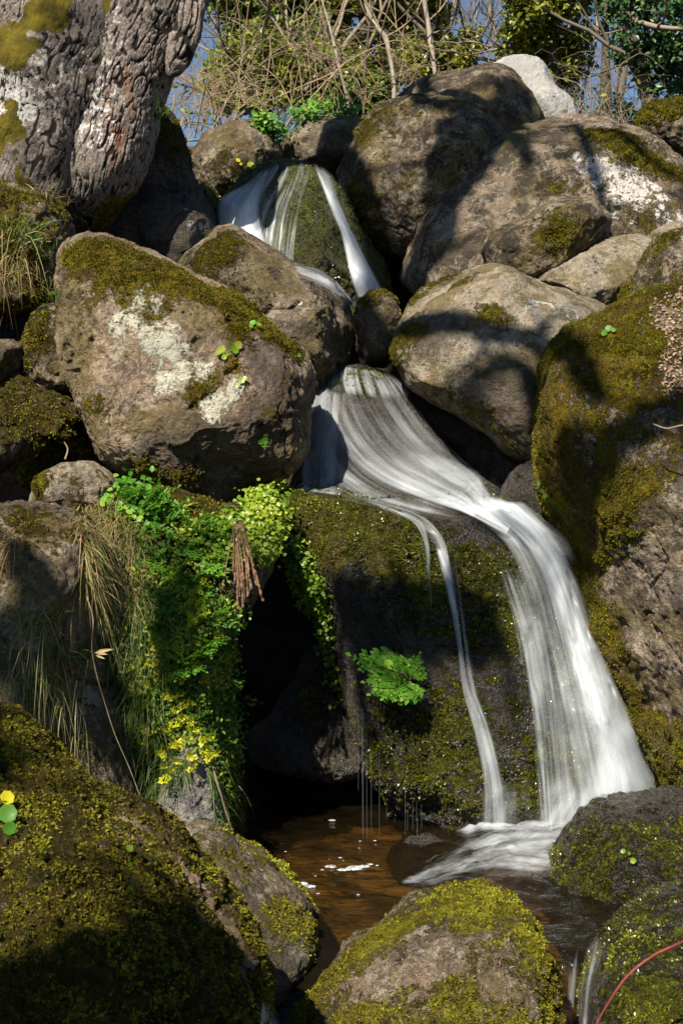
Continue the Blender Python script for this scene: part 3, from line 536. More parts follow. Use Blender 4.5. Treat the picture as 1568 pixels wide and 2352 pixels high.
m0 = s.n('ShaderNodeMixShader'); m0.inputs[0].default_value = .3; s.t.links.new(tb.outputs[0], m0.inputs[1]); s.t.links.new(df.outputs[0], m0.inputs[2])
m1_ = s.n('ShaderNodeMixShader'); s.set(m1_.inputs[0], fr.outputs[0]); s.t.links.new(m0.outputs[0], m1_.inputs[1]); s.t.links.new(gl.outputs[0], m1_.inputs[2])
tag(mesh('pool_water', PV, grid_faces(len(px), len(py)), s.done(m1_.outputs[0])), kind='structure')
# sandy amber bed under the pool
BX, BY = np.meshgrid(np.linspace(-1.7, 2.6, 90), np.linspace(4.0, 7.0, 80)); BV = np.stack([BX.ravel(), BY.ravel(), np.full(BX.size, -.13)], -1)
BV[:, 2] += .05 * fbm(BV, 4, 4, 5) - 1.0 * ss(5.0, 4.6, BV[:, 1])
tag(mesh('stream_bed', BV, grid_faces(90, 80), plain_mat('amber_sand', (.44, .28, .10), (.10, .066, .03), 5)), kind='structure')

def water_mat(name, su=30.0, sv=.8, col=(.82, .86, .90), soft=.95, con=.9, amax=.80):
    s = NT(name); uvn = s.n('ShaderNodeUVMap', uv_map='flow'); mp = s.n('ShaderNodeMapping'); s.t.links.new(uvn.outputs[0], mp.inputs[0]); mp.inputs['Scale'].default_value = (su, sv, 1)
    n1 = s.noise(mp.outputs[0], 1.0, 5, .6, .25)
    mp2 = s.n('ShaderNodeMapping'); s.t.links.new(uvn.outputs[0], mp2.inputs[0]); mp2.inputs['Scale'].default_value = (su * .28, sv * .7, 1); mp2.inputs['Location'].default_value = (3.3, 1.7, 0)
    n2 = s.noise(mp2.outputs[0], 1.0, 3, .5, .3)
    n = s.math('ADD', s.math('MULTIPLY', s.math('SUBTRACT', n1, .5), 1.3 * con), s.math('ADD', s.math('MULTIPLY', s.math('SUBTRACT', n2, .5), 2.2 * con), .5))
    d = s.attr('dens')
    al = s.rng(s.math('ADD', n, s.math('MULTIPLY', s.math('SUBTRACT', d, .5), .95)), .5 - soft * .55, .5 + soft * .55)
    mp3 = s.n('ShaderNodeMapping'); s.t.links.new(uvn.outputs[0], mp3.inputs[0]); mp3.inputs['Scale'].default_value = (11, 4.5, 1)
    al = s.math('MULTIPLY', al, s.rng(s.noise(mp3.outputs[0], 1.0, 5, .65, .6), .32, .58, .55, 1.1))      # uneven, broken patches of the veil
    al = s.math('MULTIPLY', al, s.rng(d, .0, .12))
    al = s.math('MULTIPLY', al, s.math('ADD', .30, s.math('MULTIPLY', d, amax - .3)), clamp=True)
    nb = s.bump(n1, .12, .006)
    pr = s.principled(Base_Color=col, Roughness=.32, Normal=nb, Specular_IOR_Level=.5)
    tr = s.n('ShaderNodeBsdfTranslucent'); tr.inputs[0].default_value = (*col, 1)
    mx = s.n('ShaderNodeMixShader'); mx.inputs[0].default_value = .3; s.t.links.new(pr, mx.inputs[1]); s.t.links.new(tr.outputs[0], mx.inputs[2])
    tp = s.n('ShaderNodeBsdfTransparent'); m2 = s.n('ShaderNodeMixShader'); s.set(m2.inputs[0], al); s.t.links.new(tp.outputs[0], m2.inputs[1]); s.t.links.new(mx.outputs[0], m2.inputs[2])
    return s.done(m2.outputs[0])
SILK = water_mat('white_water'); SILKF = water_mat('fine_white_water', 60, 1.2, soft=.9, con=1.2); FOAM = water_mat('foam_water', 15, 3.2, soft=.9, con=1.1)
def spline(pts, m):
    pts = np.asarray(pts, float); k = len(pts); s = np.concatenate([[0], np.cumsum(np.linalg.norm(np.diff(pts[:, :2], axis=0), axis=1))]); s /= s[-1]
    t = np.linspace(0, 1, m); out = []
    for j in range(pts.shape[1]):
        y = pts[:, j]; g = np.gradient(y, s); i = np.clip(np.searchsorted(s, t, side='right') - 1, 0, k - 2); h = s[i + 1] - s[i]; q = (t - s[i]) / h
        out.append((2 * q**3 - 3 * q**2 + 1) * y[i] + (q**3 - 2 * q**2 + q) * h * g[i] + (-2 * q**3 + 3 * q**2) * y[i + 1] + (q**3 - q**2) * h * g[i + 1])
    return np.stack(out, -1)
def sheet(name, parent, Lp, Rp, dens, target=None, off=.02, bulge=.02, nu=40, nv=90, edge=(.12, .12), mat=None, plane=None, bumps=.012, seed=0, ymax=None, top=.06, bot=.0, profile=None, relax=6):
    Ls = spline(Lp, nv); Rs = spline(Rp, nv); a = np.linspace(0, 1, nu)
    UV = Ls[:, None, :2] * (1 - a)[None, :, None] + Rs[:, None, :2] * a[None, :, None]
    D = np.interp(np.linspace(0, 1, nv), np.linspace(0, 1, len(dens)), dens)[:, None] * np.ones(nu)[None, :]
    D = D * (ss(0, edge[0], a) if edge[0] else 1)[None, :] * (ss(0, edge[1], 1 - a) if edge[1] else 1)[None, :]
    if profile is not None: D = D * np.interp(a, np.linspace(0, 1, len(profile)), profile)[None, :]
    t = np.linspace(0, 1, nv)
    if top: D = D * ss(0, top, t)[:, None]
    if bot: D = D * ss(0, bot, 1 - t)[:, None]
    if plane is not None:
        V = np.array([[*PW(u, v, plane)] for u, v in UV.reshape(-1, 2)])
        V[:, 2] += .5 * bumps + bumps * fbm(V, (16, 16, 8), 3, seed) + bulge * np.tile(np.sin(a * math.pi), nv)
    else:
        Yg = np.full((nv, nu), np.nan); cu = max(1, nu // 14); cv = max(1, nv // 40)
        for i in range(0, nv, cv):
            for j in range(0, nu, cu):
                h = cast(*UV[i, j], only=target)
                if h: Yg[i, j] = h[0].y
        # fill by interpolation along rows then columns
        rows = [i for i in range(nv) if np.isfinite(Yg[i]).sum() >= 1]
        G = np.stack([np.interp(np.arange(nu), np.nonzero(np.isfinite(Yg[i]))[0], Yg[i][np.isfinite(Yg[i])]) for i in rows])
        G = np.stack([np.interp(np.arange(nv), rows, G[:, j]) for j in range(nu)], 1)
        if ymax is not None: G = np.minimum(G, np.interp(t, np.linspace(0, 1, len(ymax)), ymax)[:, None])
        E = G.copy()
        for _ in range(relax):                     # water takes a smooth line over the rough rock
            p = np.pad(E, 2, mode='edge'); E = sum(p[2 + i:2 + i + nv, 2 + j:2 + j + nu] for i in (-2, -1, 0, 1, 2) for j in (-2, -1, 0, 1, 2)) / 25
            E = np.minimum(E, G + .01)
        E = E - off - bulge * np.sin(a * math.pi)[None, :]
        V = np.array([[*P(u, v, y)] for (u, v), y in zip(UV.reshape(-1, 2), E.ravel())])
        wd = np.linalg.norm(V.reshape(nv, nu, 3)[:, -1] - V.reshape(nv, nu, 3)[:, 0], axis=1).mean()
        q = np.stack([np.tile(a * wd, nv), np.repeat(t * 1.0, nu), np.zeros(nv * nu)], -1)
        V[:, 1] -= .5 * bumps * fbm(q, (26, 1.6, 1), 3, seed)
    g = V.reshape(nv, nu, 3); wd = np.linalg.norm(g[:, -1] - g[:, 0], axis=1).mean(); ln = np.concatenate([[0], np.cumsum(np.linalg.norm(np.diff(g[:, nu // 2], axis=0), axis=1))])
    uv = np.stack([np.tile(a * wd, nv) + seed * 1.37, np.repeat(ln, nu) + seed * .77], -1)
    return mesh(name, V, grid_faces(nu, nv), mat or SILK, parent, dict(dens=D.ravel()), uv)

up_f = empty('upper_waterfall', P(700, 640, 8.3), 'upper waterfall splitting into two white strands around a green dome', 'waterfall')
TS = RO('S', 'AD2')
sheet('water_veil', up_f, [(608, 378), (585, 400), (555, 430), (520, 462), (505, 510), (500, 570), (500, 640)], [(716, 362), (722, 385), (716, 430), (706, 480), (696, 540), (690, 600), (700, 660)], [.25, .4, .5, .5, .5, .5, .5], TS, .02, .01, 50, 70, (.05, .3), SILKF, seed=1)
for k in range(2):
    sheet('water_sheet', up_f, [(600, 388), (560, 424), (520, 442), (500, 462), (497, 520), (498, 620)], [(625, 382), (606, 440), (606, 500), (622, 550), (640, 610), (655, 680)], [.3, .7, .95, 1.0, .95, .9], TS, .04 + .05 * k, .06, 40, 70, (.12, .3), SILK, seed=2 + k)
for k in range(2):
    sheet('water_sheet', up_f, [(712, 368), (722, 390), (742, 440), (762, 490), (782, 540), (795, 600), (806, 650), (826, 700)], [(768, 392), (772, 415), (778, 452), (796, 500), (818, 545), (848, 600), (872, 645), (896, 690)], [.2, .55, .9, 1.0, 1.0, 1.0, 1.0, .9], TS, .05 + .05 * k, .05, 30, 80, (.15, .2), SILK, seed=5 + k)
sheet('splash', up_f, [(665, 600), (720, 606), (770, 640), (800, 690)], [(690, 640), (735, 660), (790, 690), (850, 720)], [.3, .7, .8, .6], None, .08, .05, 30, 40, (.3, .2), FOAM, seed=8, bot=.1)

mid_f = empty('middle_cascade', P(900, 1150, 6.5), 'middle cascade sliding diagonally from under the sloping boulder towards the main fall', 'waterfall')
TM = RO('R3', 'F', 'Pp')
for k in range(2):
    sheet('water_sheet', mid_f, [(735, 842), (722, 890), (735, 950), (772, 1030), (850, 1100), (950, 1142), (1060, 1178), (1160, 1230)], [(860, 836), (915, 868), (955, 925), (1000, 990), (1060, 1050), (1105, 1092), (1128, 1135), (1195, 1168)],
          [[.05, .16, .25, .33, .42, .52, .72, .9], [.0, .05, .16, .28, .38, .46, .72, .9]][k], TM, .045 + .035 * k, .03, 60, 110, (.1, .12), SILK, seed=11 + k, relax=10)
sheet('water_sheet', mid_f, [(722, 880), (700, 980), (692, 1050), (686, 1125)], [(800, 900), (800, 1000), (800, 1060), (800, 1140)], [.35, .5, .55, .5], TM, .03, .02, 40, 60, (.1, .35), SILK, seed=14)
sheet('water_sheet', mid_f, [(722, 900), (703, 1000), (712, 1080), (770, 1142), (890, 1178), (1040, 1205)], [(800, 890), (812, 980), (862, 1050), (940, 1105), (1030, 1145), (1110, 1178)], [.2, .34, .42, .46, .5, .45], TM, .04, .02, 60, 90, (.35, .35), SILK, seed=16, relax=10, bot=.25)
sheet('thin_film', mid_f, [(735, 832), (715, 860), (712, 900)], [(905, 858), (935, 890), (960, 930)], [.3, .42, .3], TM, .018, .0, 60, 30, (.1, .1), SILKF, seed=15, bot=.3)

main_f = empty('main_waterfall', P(1300, 1900, 5.6), 'main white waterfall pouring over the large mossy boulder into the pool', 'waterfall')
TF = RO('F', 'Pp')
Lm = [(1040, 1168), (1105, 1212), (1150, 1260), (1178, 1330), (1200, 1420), (1218, 1550), (1230, 1700), (1240, 1905)]
Rm = [(1140, 1128), (1212, 1172), (1276, 1226), (1334, 1312), (1376, 1420), (1430, 1560), (1485, 1700), (1548, 1870)]
sheet('water_curtain', main_f, Lm, Rm, [.8, .7, .55, .45, .42, .42, .48, .62], TF, .03, .04, 90, 150, (.3, .16), SILK, seed=21, profile=[.45, .6, .85, 1, 1.05, 1])
for k, (f0, dd, of) in enumerate([(.25, [.88, .85, .68, .62, .6, .62, .66, .76], .08), (.42, [.85, .85, .75, .74, .74, .72, .72, .8], .12), (.55, [.75, .8, .7, .8, .84, .8, .76, .84], .16), (.12, [.7, .6, .45, .4, .42, .42, .48, .6], .06)]):
    Lk = [(l[0] + (r[0] - l[0]) * f0, l[1] + (r[1] - l[1]) * f0) for l, r in zip(Lm, Rm)]; Rk = [(r[0] - 6 * k, r[1]) for r in Rm]
    sheet('water_curtain', main_f, Lk, Rk, dd, TF, of, .06, 70, 150, (.4, .28), SILK, seed=22 + 2 * k)
for (L_, R_, dn) in [([(1060, 1780), (1080, 1850), (1060, 1910)], [(1220, 1740), (1230, 1830), (1240, 1900)], .22), ([(1200, 1760), (1210, 1830), (1190, 1900)], [(1480, 1740), (1490, 1820), (1440, 1880)], .42)]:
    sheet('spray', main_f, L_, R_, [.0, dn, dn * 1.5], TF, .17, .06, 50, 40, (.45, .4), FOAM, seed=61, top=.5)
sheet('thin_streams', main_f, [(1125, 1275), (1140, 1330), (1165, 1420), (1195, 1560), (1220, 1720), (1235, 1900)], [(1195, 1275), (1225, 1340), (1260, 1430), (1285, 1560), (1300, 1720), (1310, 1900)], [.5, .42, .36, .34, .34, .4], TF, .05, .03, 60, 120, (.35, .3), SILKF, seed=24, top=.35)
sheet('splash', main_f, [(1150, 1150), (1190, 1200), (1240, 1250), (1290, 1300)], [(1200, 1150), (1262, 1200), (1318, 1248), (1345, 1310)], [.5, .6, .75, .5], TF, .1, .10, 30, 50, (.3, .3), SILK, seed=25, bot=.3)
sheet('foam', main_f, [(1420, 1868), (1260, 1880), (1160, 1898), (1070, 1932), (985, 1975), (915, 2022)], [(1300, 2030), (1250, 2025), (1150, 2020), (1050, 2032), (960, 2044), (915, 2044)], [.9, .8, .66, .55, .48, .3], None, 0, .004, 70, 110, (.2, .3), FOAM, plane=.012, bumps=.014, seed=31, bot=.1, top=0)
sheet('foam', main_f, [(1430, 1850), (1330, 1866), (1230, 1880), (1120, 1896), (1040, 1915)], [(1400, 1925), (1310, 1935), (1220, 1930), (1120, 1930), (1040, 1935)], [1.0, .9, .8, .65, .4], None, 0, .02, 40, 70, (.1, .3), FOAM, plane=.018, bumps=.02, seed=32, bot=.12, top=0)

side_f = empty('side_trickle', P(1130, 1900, 5.6), 'narrow side stream running down the front of the mossy boulder', 'waterfall')
SL = [(815, 1146), (885, 1174), (950, 1207), (992, 1248), (1008, 1300), (1028, 1380), (1046, 1480), (1056, 1580), (1084, 1690), (1100, 1800), (1100, 1910)]
SR = [(850, 1136), (935, 1156), (1006, 1186), (1040, 1240), (1052, 1300), (1064, 1380), (1076, 1480), (1094, 1580), (1130, 1680), (1156, 1790), (1166, 1910)]
sheet('water_strand', side_f, SL, SR, [.22, .34, .42, .52, .5, .46, .42, .48, .5, .42, .5], TF, .012, .012, 30, 130, (.35, .35), SILKF, seed=41, relax=3)
sheet('water_strand', side_f, SL[3:], [(l[0] * .45 + r[0] * .55, l[1]) for l, r in zip(SL[3:], SR[3:])], [.2, .5, .4, .3, .45, .5, .46, .45], TF, .022, .012, 18, 110, (.4, .4), SILKF, seed=43, relax=3)
sheet('water_strand', side_f, [(l[0] * .4 + r[0] * .6, l[1]) for l, r in zip(SL[6:], SR[6:])], [(r[0] + 6, r[1]) for r in SR[6:]], [.1, .42, .5, .42, .3], TF, .024, .012, 18, 80, (.4, .4), SILKF, seed=44, relax=3)
thin_f = empty('thin_trickle', P(985, 1390, 5.8), 'threadlike trickle left of the narrow side stream', 'waterfall')
sheet('water_strand', thin_f, [(900, 1175), (950, 1205), (970, 1250), (975, 1320), (982, 1400)], [(925, 1170), (970, 1200), (986, 1250), (989, 1320), (994, 1400)], [.3, .45, .5, .4, .15], TF, .018, .01, 14, 60, (.3, .3), SILKF, seed=45)
# right outlet between the two front boulders
out_f = empty('outlet_fall', P(1330, 2352, 4.1), 'small outlet fall between the bottom centre boulder and the wet corner boulder', 'waterfall')
q = [(1290, 2150), (1292, 2200), (1290, 2260), (1284, 2352), (1280, 2450)]; q2 = [(1400, 2150), (1390, 2200), (1372, 2260), (1362, 2352), (1360, 2450)]
sheet('water_strand', out_f, q, q2, [.08, .22, .3, .4, .45], None, .03, .03, 40, 60, (.3, .3), SILKF, seed=51, ymax=[4.35, 4.28, 4.2, 4.1, 4.05])
left_f = empty('left_outlet_fall', P(620, 2352, 3.6), 'sliver of white water at the bottom edge between the two mossy boulders', 'waterfall')
sheet('water_strand', left_f, [(600, 2300), (590, 2360), (570, 2450)], [(625, 2300), (650, 2360), (670, 2450)], [.3, .9, 1], None, .02, .02, 20, 30, (.2, .2), SILK, seed=55, ymax=[3.75, 3.7, 3.6])
# drips below the overhang
drips = empty('drip_curtain', P(860, 1900, 5.6), 'fine drips falling from the mossy edge beneath the fern', 'dripping water')
b = MB()
for k in range(13):
    u = rng.choice([rng.uniform(812, 835), rng.uniform(840, 875), rng.uniform(890, 975)]); v0 = 1600 + (u - 812) * 1.7 + rng.uniform(-30, 60); v1 = min(1940, v0 + rng.uniform(120, 340)) if u < 880 else rng.uniform(1900, 1925)
    Y = 5.50 + rng.uniform(-.02, .05); a_, c_ = P(u, v0, Y), P(u + rng.uniform(-1, 3), max(v1, v0 + 40), Y)
    V, F, *_ = tube([[*a_], [*((a_ + c_) / 2)], [*c_]], [.0003, .0006, .0004], 5); b.add(V, F)
s = NT('drip_water'); gl = s.principled(Base_Color=(.7, .75, .8), Roughness=.1, Specular_IOR_Level=.8); tp = s.n('ShaderNodeBsdfTransparent'); mx = s.n('ShaderNodeMixShader'); mx.inputs[0].default_value = .10
s.t.links.new(tp.outputs[0], mx.inputs[1]); s.t.links.new(gl, mx.inputs[2]); b.build('drips', s.done(mx.outputs[0]), drips)['kind'] = 'stuff'
# bubbles and foam flecks drifting on the pool
b = MB(); cs, cq = cubesphere(6)
for (u, v, r) in [(690, 2030, 16), (712, 2036, 12), (700, 2046, 8), (760, 1990, 12), (790, 1998, 14), (812, 1994, 18), (835, 1990, 12), (775, 2004, 10), (640, 1985, 14), (622, 1990, 10), (602, 1948, 9), (588, 1950, 6), (745, 2010, 6), (730, 2052, 5), (655, 1992, 7), (850, 1985, 7), (762, 1884, 8), (800, 2012, 6), (720, 2006, 5), (675, 2008, 5), (830, 2004, 7)] + [(rng.uniform(590, 880), rng.uniform(1930, 2060), rng.uniform(1.5, 4)) for _ in range(40)]:
    c = PW(u, v, .0); rr = r * c.y / FPX; V = cs * (rr * 1.1, rr * .75, rr * .22); V = V * (1 + .25 * fbm(cs + u, 2.0, 2, 3))[:, None]; b.add(V + np.array(c), cq, dens=.75)
s = NT('bubble_foam'); o = s.obj(); n = s.noise(o, 90, 3, .6); pr = s.principled(Base_Color=(.75, .78, .8), Roughness=.15, Specular_IOR_Level=.8); tp = s.n('ShaderNodeBsdfTransparent'); mx = s.n('ShaderNodeMixShader'); s.set(mx.inputs[0], s.rng(n, .35, .6, .05, .6)); s.t.links.new(tp.outputs[0], mx.inputs[1]); s.t.links.new(pr, mx.inputs[2])
tag(b.build('foam', s.done(mx.outputs[0])), kind='stuff')

# ------------------------------------------------------------------ plants: helpers
def unit(a): a = np.asarray(a, float); return a / np.maximum(np.linalg.norm(a, axis=-1, keepdims=True), 1e-9)
def leaves(c, d, nrm, size, width=.55, fold=.18, bend=.15, var=None, r=rng):
    """diamond leaves folded along the midrib. c base (n,3), d direction, nrm leaf normal, size (n,)."""
    n = len(c); d = unit(d); s = unit(np.cross(d, nrm)); u = unit(np.cross(s, d)); L = np.broadcast_to(np.asarray(size), (n,))[:, None]
    w = L * width * .5
    V = np.stack([c, c + d * L * .38 - s * w + u * fold * w, c + d * L * .75 - s * w * .7 + u * fold * w - u * bend * L * .3, c + d * L - u * bend * L,
                  c + d * L * .75 + s * w * .7 + u * fold * w - u * bend * L * .3, c + d * L * .38 + s * w + u * fold * w, c + d * L * .5 - u * bend * L * .08], 1).reshape(-1, 3)
    b0 = np.arange(n)[:, None] * 7
    F = np.concatenate([b0 + np.array(k) for k in ([0, 6, 2, 1], [6, 3, 3, 2], [0, 5, 4, 6], [6, 4, 3, 3])])
    F4 = np.concatenate([b0 + np.array([0, 6, 2, 1]), b0 + np.array([0, 5, 4, 6])]); F3 = np.concatenate([b0 + np.array([6, 3, 2]), b0 + np.array([6, 4, 3])])
    v = r.random(n) if var is None else np.broadcast_to(var, (n,))
    return V, F4, F3, np.repeat(v, 7)
def add_leaves(mb, *a, **k):
    V, F4, F3, v = leaves(*a, **k); F3 = F3 + mb.n
    mb.add(V, F4, var=v); mb.F.setdefault(3, []).append(F3)
def blades(mb, root, d, L, w, droop=.6, side=.0, var=None, r=rng, seg=5):
    n = len(root); d = unit(d); t = np.linspace(0, 1, seg)
    out = unit(np.stack([r.normal(size=n), r.normal(size=n), np.zeros(n)], -1)) * side
    L = np.broadcast_to(L, (n,)); dr = np.broadcast_to(droop, (n,))
    ctr = root[:, None, :] + d[:, None, :] * (L[:, None] * t)[:, :, None] + (np.array([0, 0, -1.]) * (dr * L)[:, None])[:, None, :] * (t ** 2)[None, :, None] + (out * L[:, None])[:, None, :] * (t ** 1.5)[None, :, None]
    sd = unit(np.cross(d, unit(r.normal(size=(n, 3)))))
    ww = np.broadcast_to(w, (n,))[:, None] * (1 - t ** 1.6)[None, :] * .5 + .0002
    V = np.stack([ctr - sd[:, None, :] * ww[:, :, None], ctr + sd[:, None, :] * ww[:, :, None]], 2).reshape(-1, 3)
    b0 = (np.arange(n) * seg * 2)[:, None, None] + (np.arange(seg - 1) * 2)[None, :, None] + np.array([0, 1, 3, 2])[None, None, :]
    v = r.random(n) if var is None else np.broadcast_to(var, (n,))
    mb.add(V, b0.reshape(-1, 4), var=np.repeat(v, seg * 2))
def inpoly(poly):
    poly = np.array(poly, float); lo, hi = poly.min(0), poly.max(0)
    while True:
        p = rng.uniform(lo, hi); x, y = p; c = False
        for i in range(len(poly)):
            (x1, y1), (x2, y2) = poly[i], poly[i - 1]
            if (y1 > y) != (y2 > y) and x < (x2 - x1) * (y - y1) / (y2 - y1) + x1: c = not c
        if c: return p
def scatter(poly, n, only=None):
    Pp, Nn = [], []
    for _ in range(n * 3):
        if len(Pp) >= n: break
        h = cast(*inpoly(poly), only=only)
        if h: Pp.append(h[0][:]); Nn.append(h[1][:])
    return np.array(Pp).reshape(-1, 3), np.array(Nn).reshape(-1, 3)
bpy.context.view_layer.update(); DG = bpy.context.evaluated_depsgraph_get()
GREEN = leaf_mat('fresh_green_leaf', (.055, .17, .012), (.14, .33, .03), (.24, .36, .04))
LIME = leaf_mat('lime_leaf', (.12, .21, .012), (.25, .35, .025), (.36, .42, .05), rough=.35)
YELLOW = leaf_mat('yellow_petal', (.40, .42, .01), (.55, .50, .015), trans=.25)
OLIVE = leaf_mat('dull_green_leaf', (.06, .12, .010), (.17, .24, .018), (.32, .34, .03))
GRASS = leaf_mat('green_grass', (.05, .13, .012), (.16, .24, .03), (.35, .28, .12))
STRAW = leaf_mat('straw_grass', (.24, .22, .07), (.46, .35, .17), (.46, .26, .12))
DRY = leaf_mat('dry_leaf', (.13, .085, .05), (.26, .18, .12))
STEM = plain_mat('brown_stem', (.20, .13, .08), (.11, .07, .045)); REDST = plain_mat('red_stem', (.22, .05, .04), (.13, .03, .028), rough=.45)
PALEST = plain_mat('straw_stem', (.30, .22, .13), (.20, .14, .08))

# --- moss carpets: tufts growing on the boulders, a part of each
MOSSL = leaf_mat('moss_leaf', (.065, .052, .009), (.168, .148, .010), (.26, .27, .018), trans=.25, rough=.75, spec=.15)
MOSSY = leaf_mat('yellow_moss_leaf', (.10, .078, .008), (.235, .215, .014), (.34, .36, .03), trans=.25, rough=.7, spec=.2)
MOSSW = leaf_mat('wet_moss_leaf', (.026, .027, .004), (.115, .12, .008), (.27, .29, .02), trans=.2, rough=.3, spec=.6)
def moss_part(key, n, h, mat, thr=.45, k=4, wid=.5, hang=.3, clump=36):
    R0 = ROCKS[key]; V, Q, N, M = R0['V'], R0['Q'], R0['N'], R0['M']
    up, vp = proj(V); vis = (np.einsum('ij,ij->i', N, CAMV - V) > -.15 * np.linalg.norm(CAMV - V, axis=1)) & (up > -120) & (up < 1690) & (vp < 2450) & (vp > -60)
    fm = (M + .5 * fbm(V, 26, 2, 3) * .5)[Q].mean(1); fv = vis[Q].all(1)
    a, b_, c, d_ = (V[Q[:, i]] for i in range(4)); ar = np.linalg.norm(np.cross(c - a, d_ - b_), axis=1)
    cen = V[Q[:, 0]]; wgt = ar * np.clip((fm - thr) * 3, 0, 1) * fv * (.12 + ss(-.1, .25, fbm(cen, clump, 3, 91))) * ss(-.55, -.2, fbm(cen, 7, 4, 95))
    if wgt.sum() <= 0: return
    n = int(min(n, wgt.sum() / (h * h) * 2.2))
    if n < 3: return
    f = rng.choice(len(Q), n, p=wgt / wgt.sum()); uu, vv = rng.random((2, n, 1))
    p = (a[f] * (1 - uu) + b_[f] * uu) * (1 - vv) + (d_[f] * (1 - uu) + c[f] * uu) * vv; nn = unit(N[Q[f]].mean(1))
    p = np.repeat(p, k, 0); nn = np.repeat(nn, k, 0); m = len(p)
    d = unit(nn * .7 + rng.normal(size=(m, 3)) * .55 + np.array([0, 0, -hang])); size = h * rng.uniform(.55, 1.25, m)
    side = unit(np.cross(d, rng.normal(size=(m, 3)))) * (size * wid * .5)[:, None]
    p0 = p - nn * h * .15 + rng.normal(size=(m, 3)) * h * .15
    T = np.stack([p0 - side * .4, p0 + d * (size * .55)[:, None] + side, p0 + d * size[:, None], p0 + d * (size * .55)[:, None] - side], 1).reshape(-1, 3)
    big = .5 + 1.0 * fbm(p, 6, 4, 71); var = np.clip(.55 * big + .45 * np.repeat(rng.random(n), k) + .1 * rng.normal(size=m), 0, 1)
    mesh('moss', T, np.arange(m * 4).reshape(-1, 4), mat, R0['o'], dict(var=np.repeat(var, 4)), smooth=False)['kind'] = 'stuff'
for key, n, h, mat, kw in [('A', 60000, .0115, MOSSL, dict(k=6, wid=.42, hang=.9, clump=42)), ('B', 9000, .011, MOSSY, {}), ('C', 14000, .010, MOSSY, {}), ('D', 5000, .009, MOSSW, {}), ('E', 3500, .009, MOSSW, {}),
                           ('F', 22000, .011, MOSSW, dict(thr=.4)), ('G', 2500, .012, MOSSW, {}), ('H', 7000, .011, MOSSL, {}), ('I', 9000, .014, MOSSL, {}), ('K', 2000, .009, MOSSL, {}), ('L1', 2500, .012, MOSSL, {}), ('L2', 6000, .013, MOSSL, dict(hang=.9)),
                           ('L3', 3000, .012, MOSSL, {}), ('L4', 2000, .012, MOSSL, {}), ('M', 9000, .009, MOSSL, {}), ('N1', 6000, .011, MOSSL, {}), ('N2', 2000, .010, MOSSL, {}), ('N3', 3000, .011, MOSSL, {}), ('O', 5000, .009, MOSSL, {}),
                           ('Pp', 3000, .012, MOSSW, {}), ('Q', 45000, .008, MOSSL, dict(clump=9)), ('R3', 3000, .010, MOSSW, {}), ('S', 6000, .011, MOSSW, {}), ('T', 3000, .012, MOSSL, {}), ('U', 6000, .012, MOSSL, {}), ('V', 2500, .011, MOSSL, {}), ('Xx', 4000, .012, MOSSL, {}),
                           ('Z1', 3500, .014, MOSSL, {}), ('AD', 3000, .014, MOSSL, {}), ('AE', 3000, .014, MOSSL, {}), ('AF', 9000, .013, MOSSL, {}), ('AF2', 3500, .012, MOSSL, dict(hang=.8)), ('AD2', 1500, .012, MOSSW, {}), ('PS', 1500, .009, MOSSW, {})]:
    moss_part(key, n, h, mat, **kw)

# --- grass
TOWARD = np.array([0, -1.0, 0])
def tuft(u, v, n, L, label, mat=GRASS, up=1.0, out=.5, droop=.5, w=.004, spread=.03, group=None, only=None, name='grass_tuft', cat='grass tuft', straw=0):
    h = cast(u, v, only)
    if not h: return
    p = np.array(h[0]); e = empty(name, p, label, cat, group)
    mb = MB(); root = p + rng.normal(size=(n, 3)) * spread * (1, .5, .5); d = np.array([0, 0, up]) + TOWARD * out * .6 + rng.normal(size=(n, 3)) * out * (1, .6, .4)
    blades(mb, root, d, rng.uniform(.45, 1.1, n) * L, w, droop * rng.uniform(.5, 1.4, n), .15); mb.build('blades', mat, e)['kind'] = 'stuff'
    if straw:
        mb = MB(); root = p + rng.normal(size=(straw, 3)) * spread; d = np.array([0, 0, up * .3]) + TOWARD * .7 + rng.normal(size=(straw, 3)) * out
        blades(mb, root, d, rng.uniform(.5, 1.1, straw) * L, w, droop * 1.8, .15); mb.build('dead_blades', STRAW, e)['kind'] = 'stuff'
tuft(40, 560, 110, .26, 'long green grass tuft on the mossy mound at the left edge', up=1.1, out=.55, spread=.05, w=.006, straw=50, droop=.6)
tuft(90, 580, 40, .16, 'short grass tuft on the right of the mossy mound at the left edge', spread=.04, straw=20)
tuft(15, 640, 90, .20, 'straw coloured grass tuft low on the mound at the left edge', mat=STRAW, spread=.06, w=.005, droop=.9, straw=20)
tuft(110, 660, 60, .18, 'green grass tuft hanging between the mound and the largest sunlit boulder', spread=.05, droop=.8, straw=30)
tuft(140, 690, 40, .14, 'small grass tuft against the left side of the largest sunlit boulder', spread=.03, droop=.5)
tuft(115, 455, 80, .10, 'short pale grass fringe at the foot of the leaning tree', mat=STRAW, spread=.06, w=.003, up=.7, droop=.5)
tuft(425, 318, 110, .22, 'bright green grass tuft on top of the shaded boulder beside the upper waterfall', spread=.03, w=.006, up=.9, out=.5, straw=0)
tuft(436, 345, 110, .26, 'dead straw grass hanging down beside the shaded boulder', mat=STRAW, up=.1, out=.25, droop=1.0, spread=.025, w=.006)
tuft(362, 262, 60, .15, 'little green grass tuft right of the leaning trunk', spread=.03, w=.006)
tuft(30, 1240, 70, .12, 'pale dry grass tuft on the brown boulder of the left bank', mat=STRAW, spread=.02, w=.003, out=.8, up=.5, droop=1.0, straw=20)
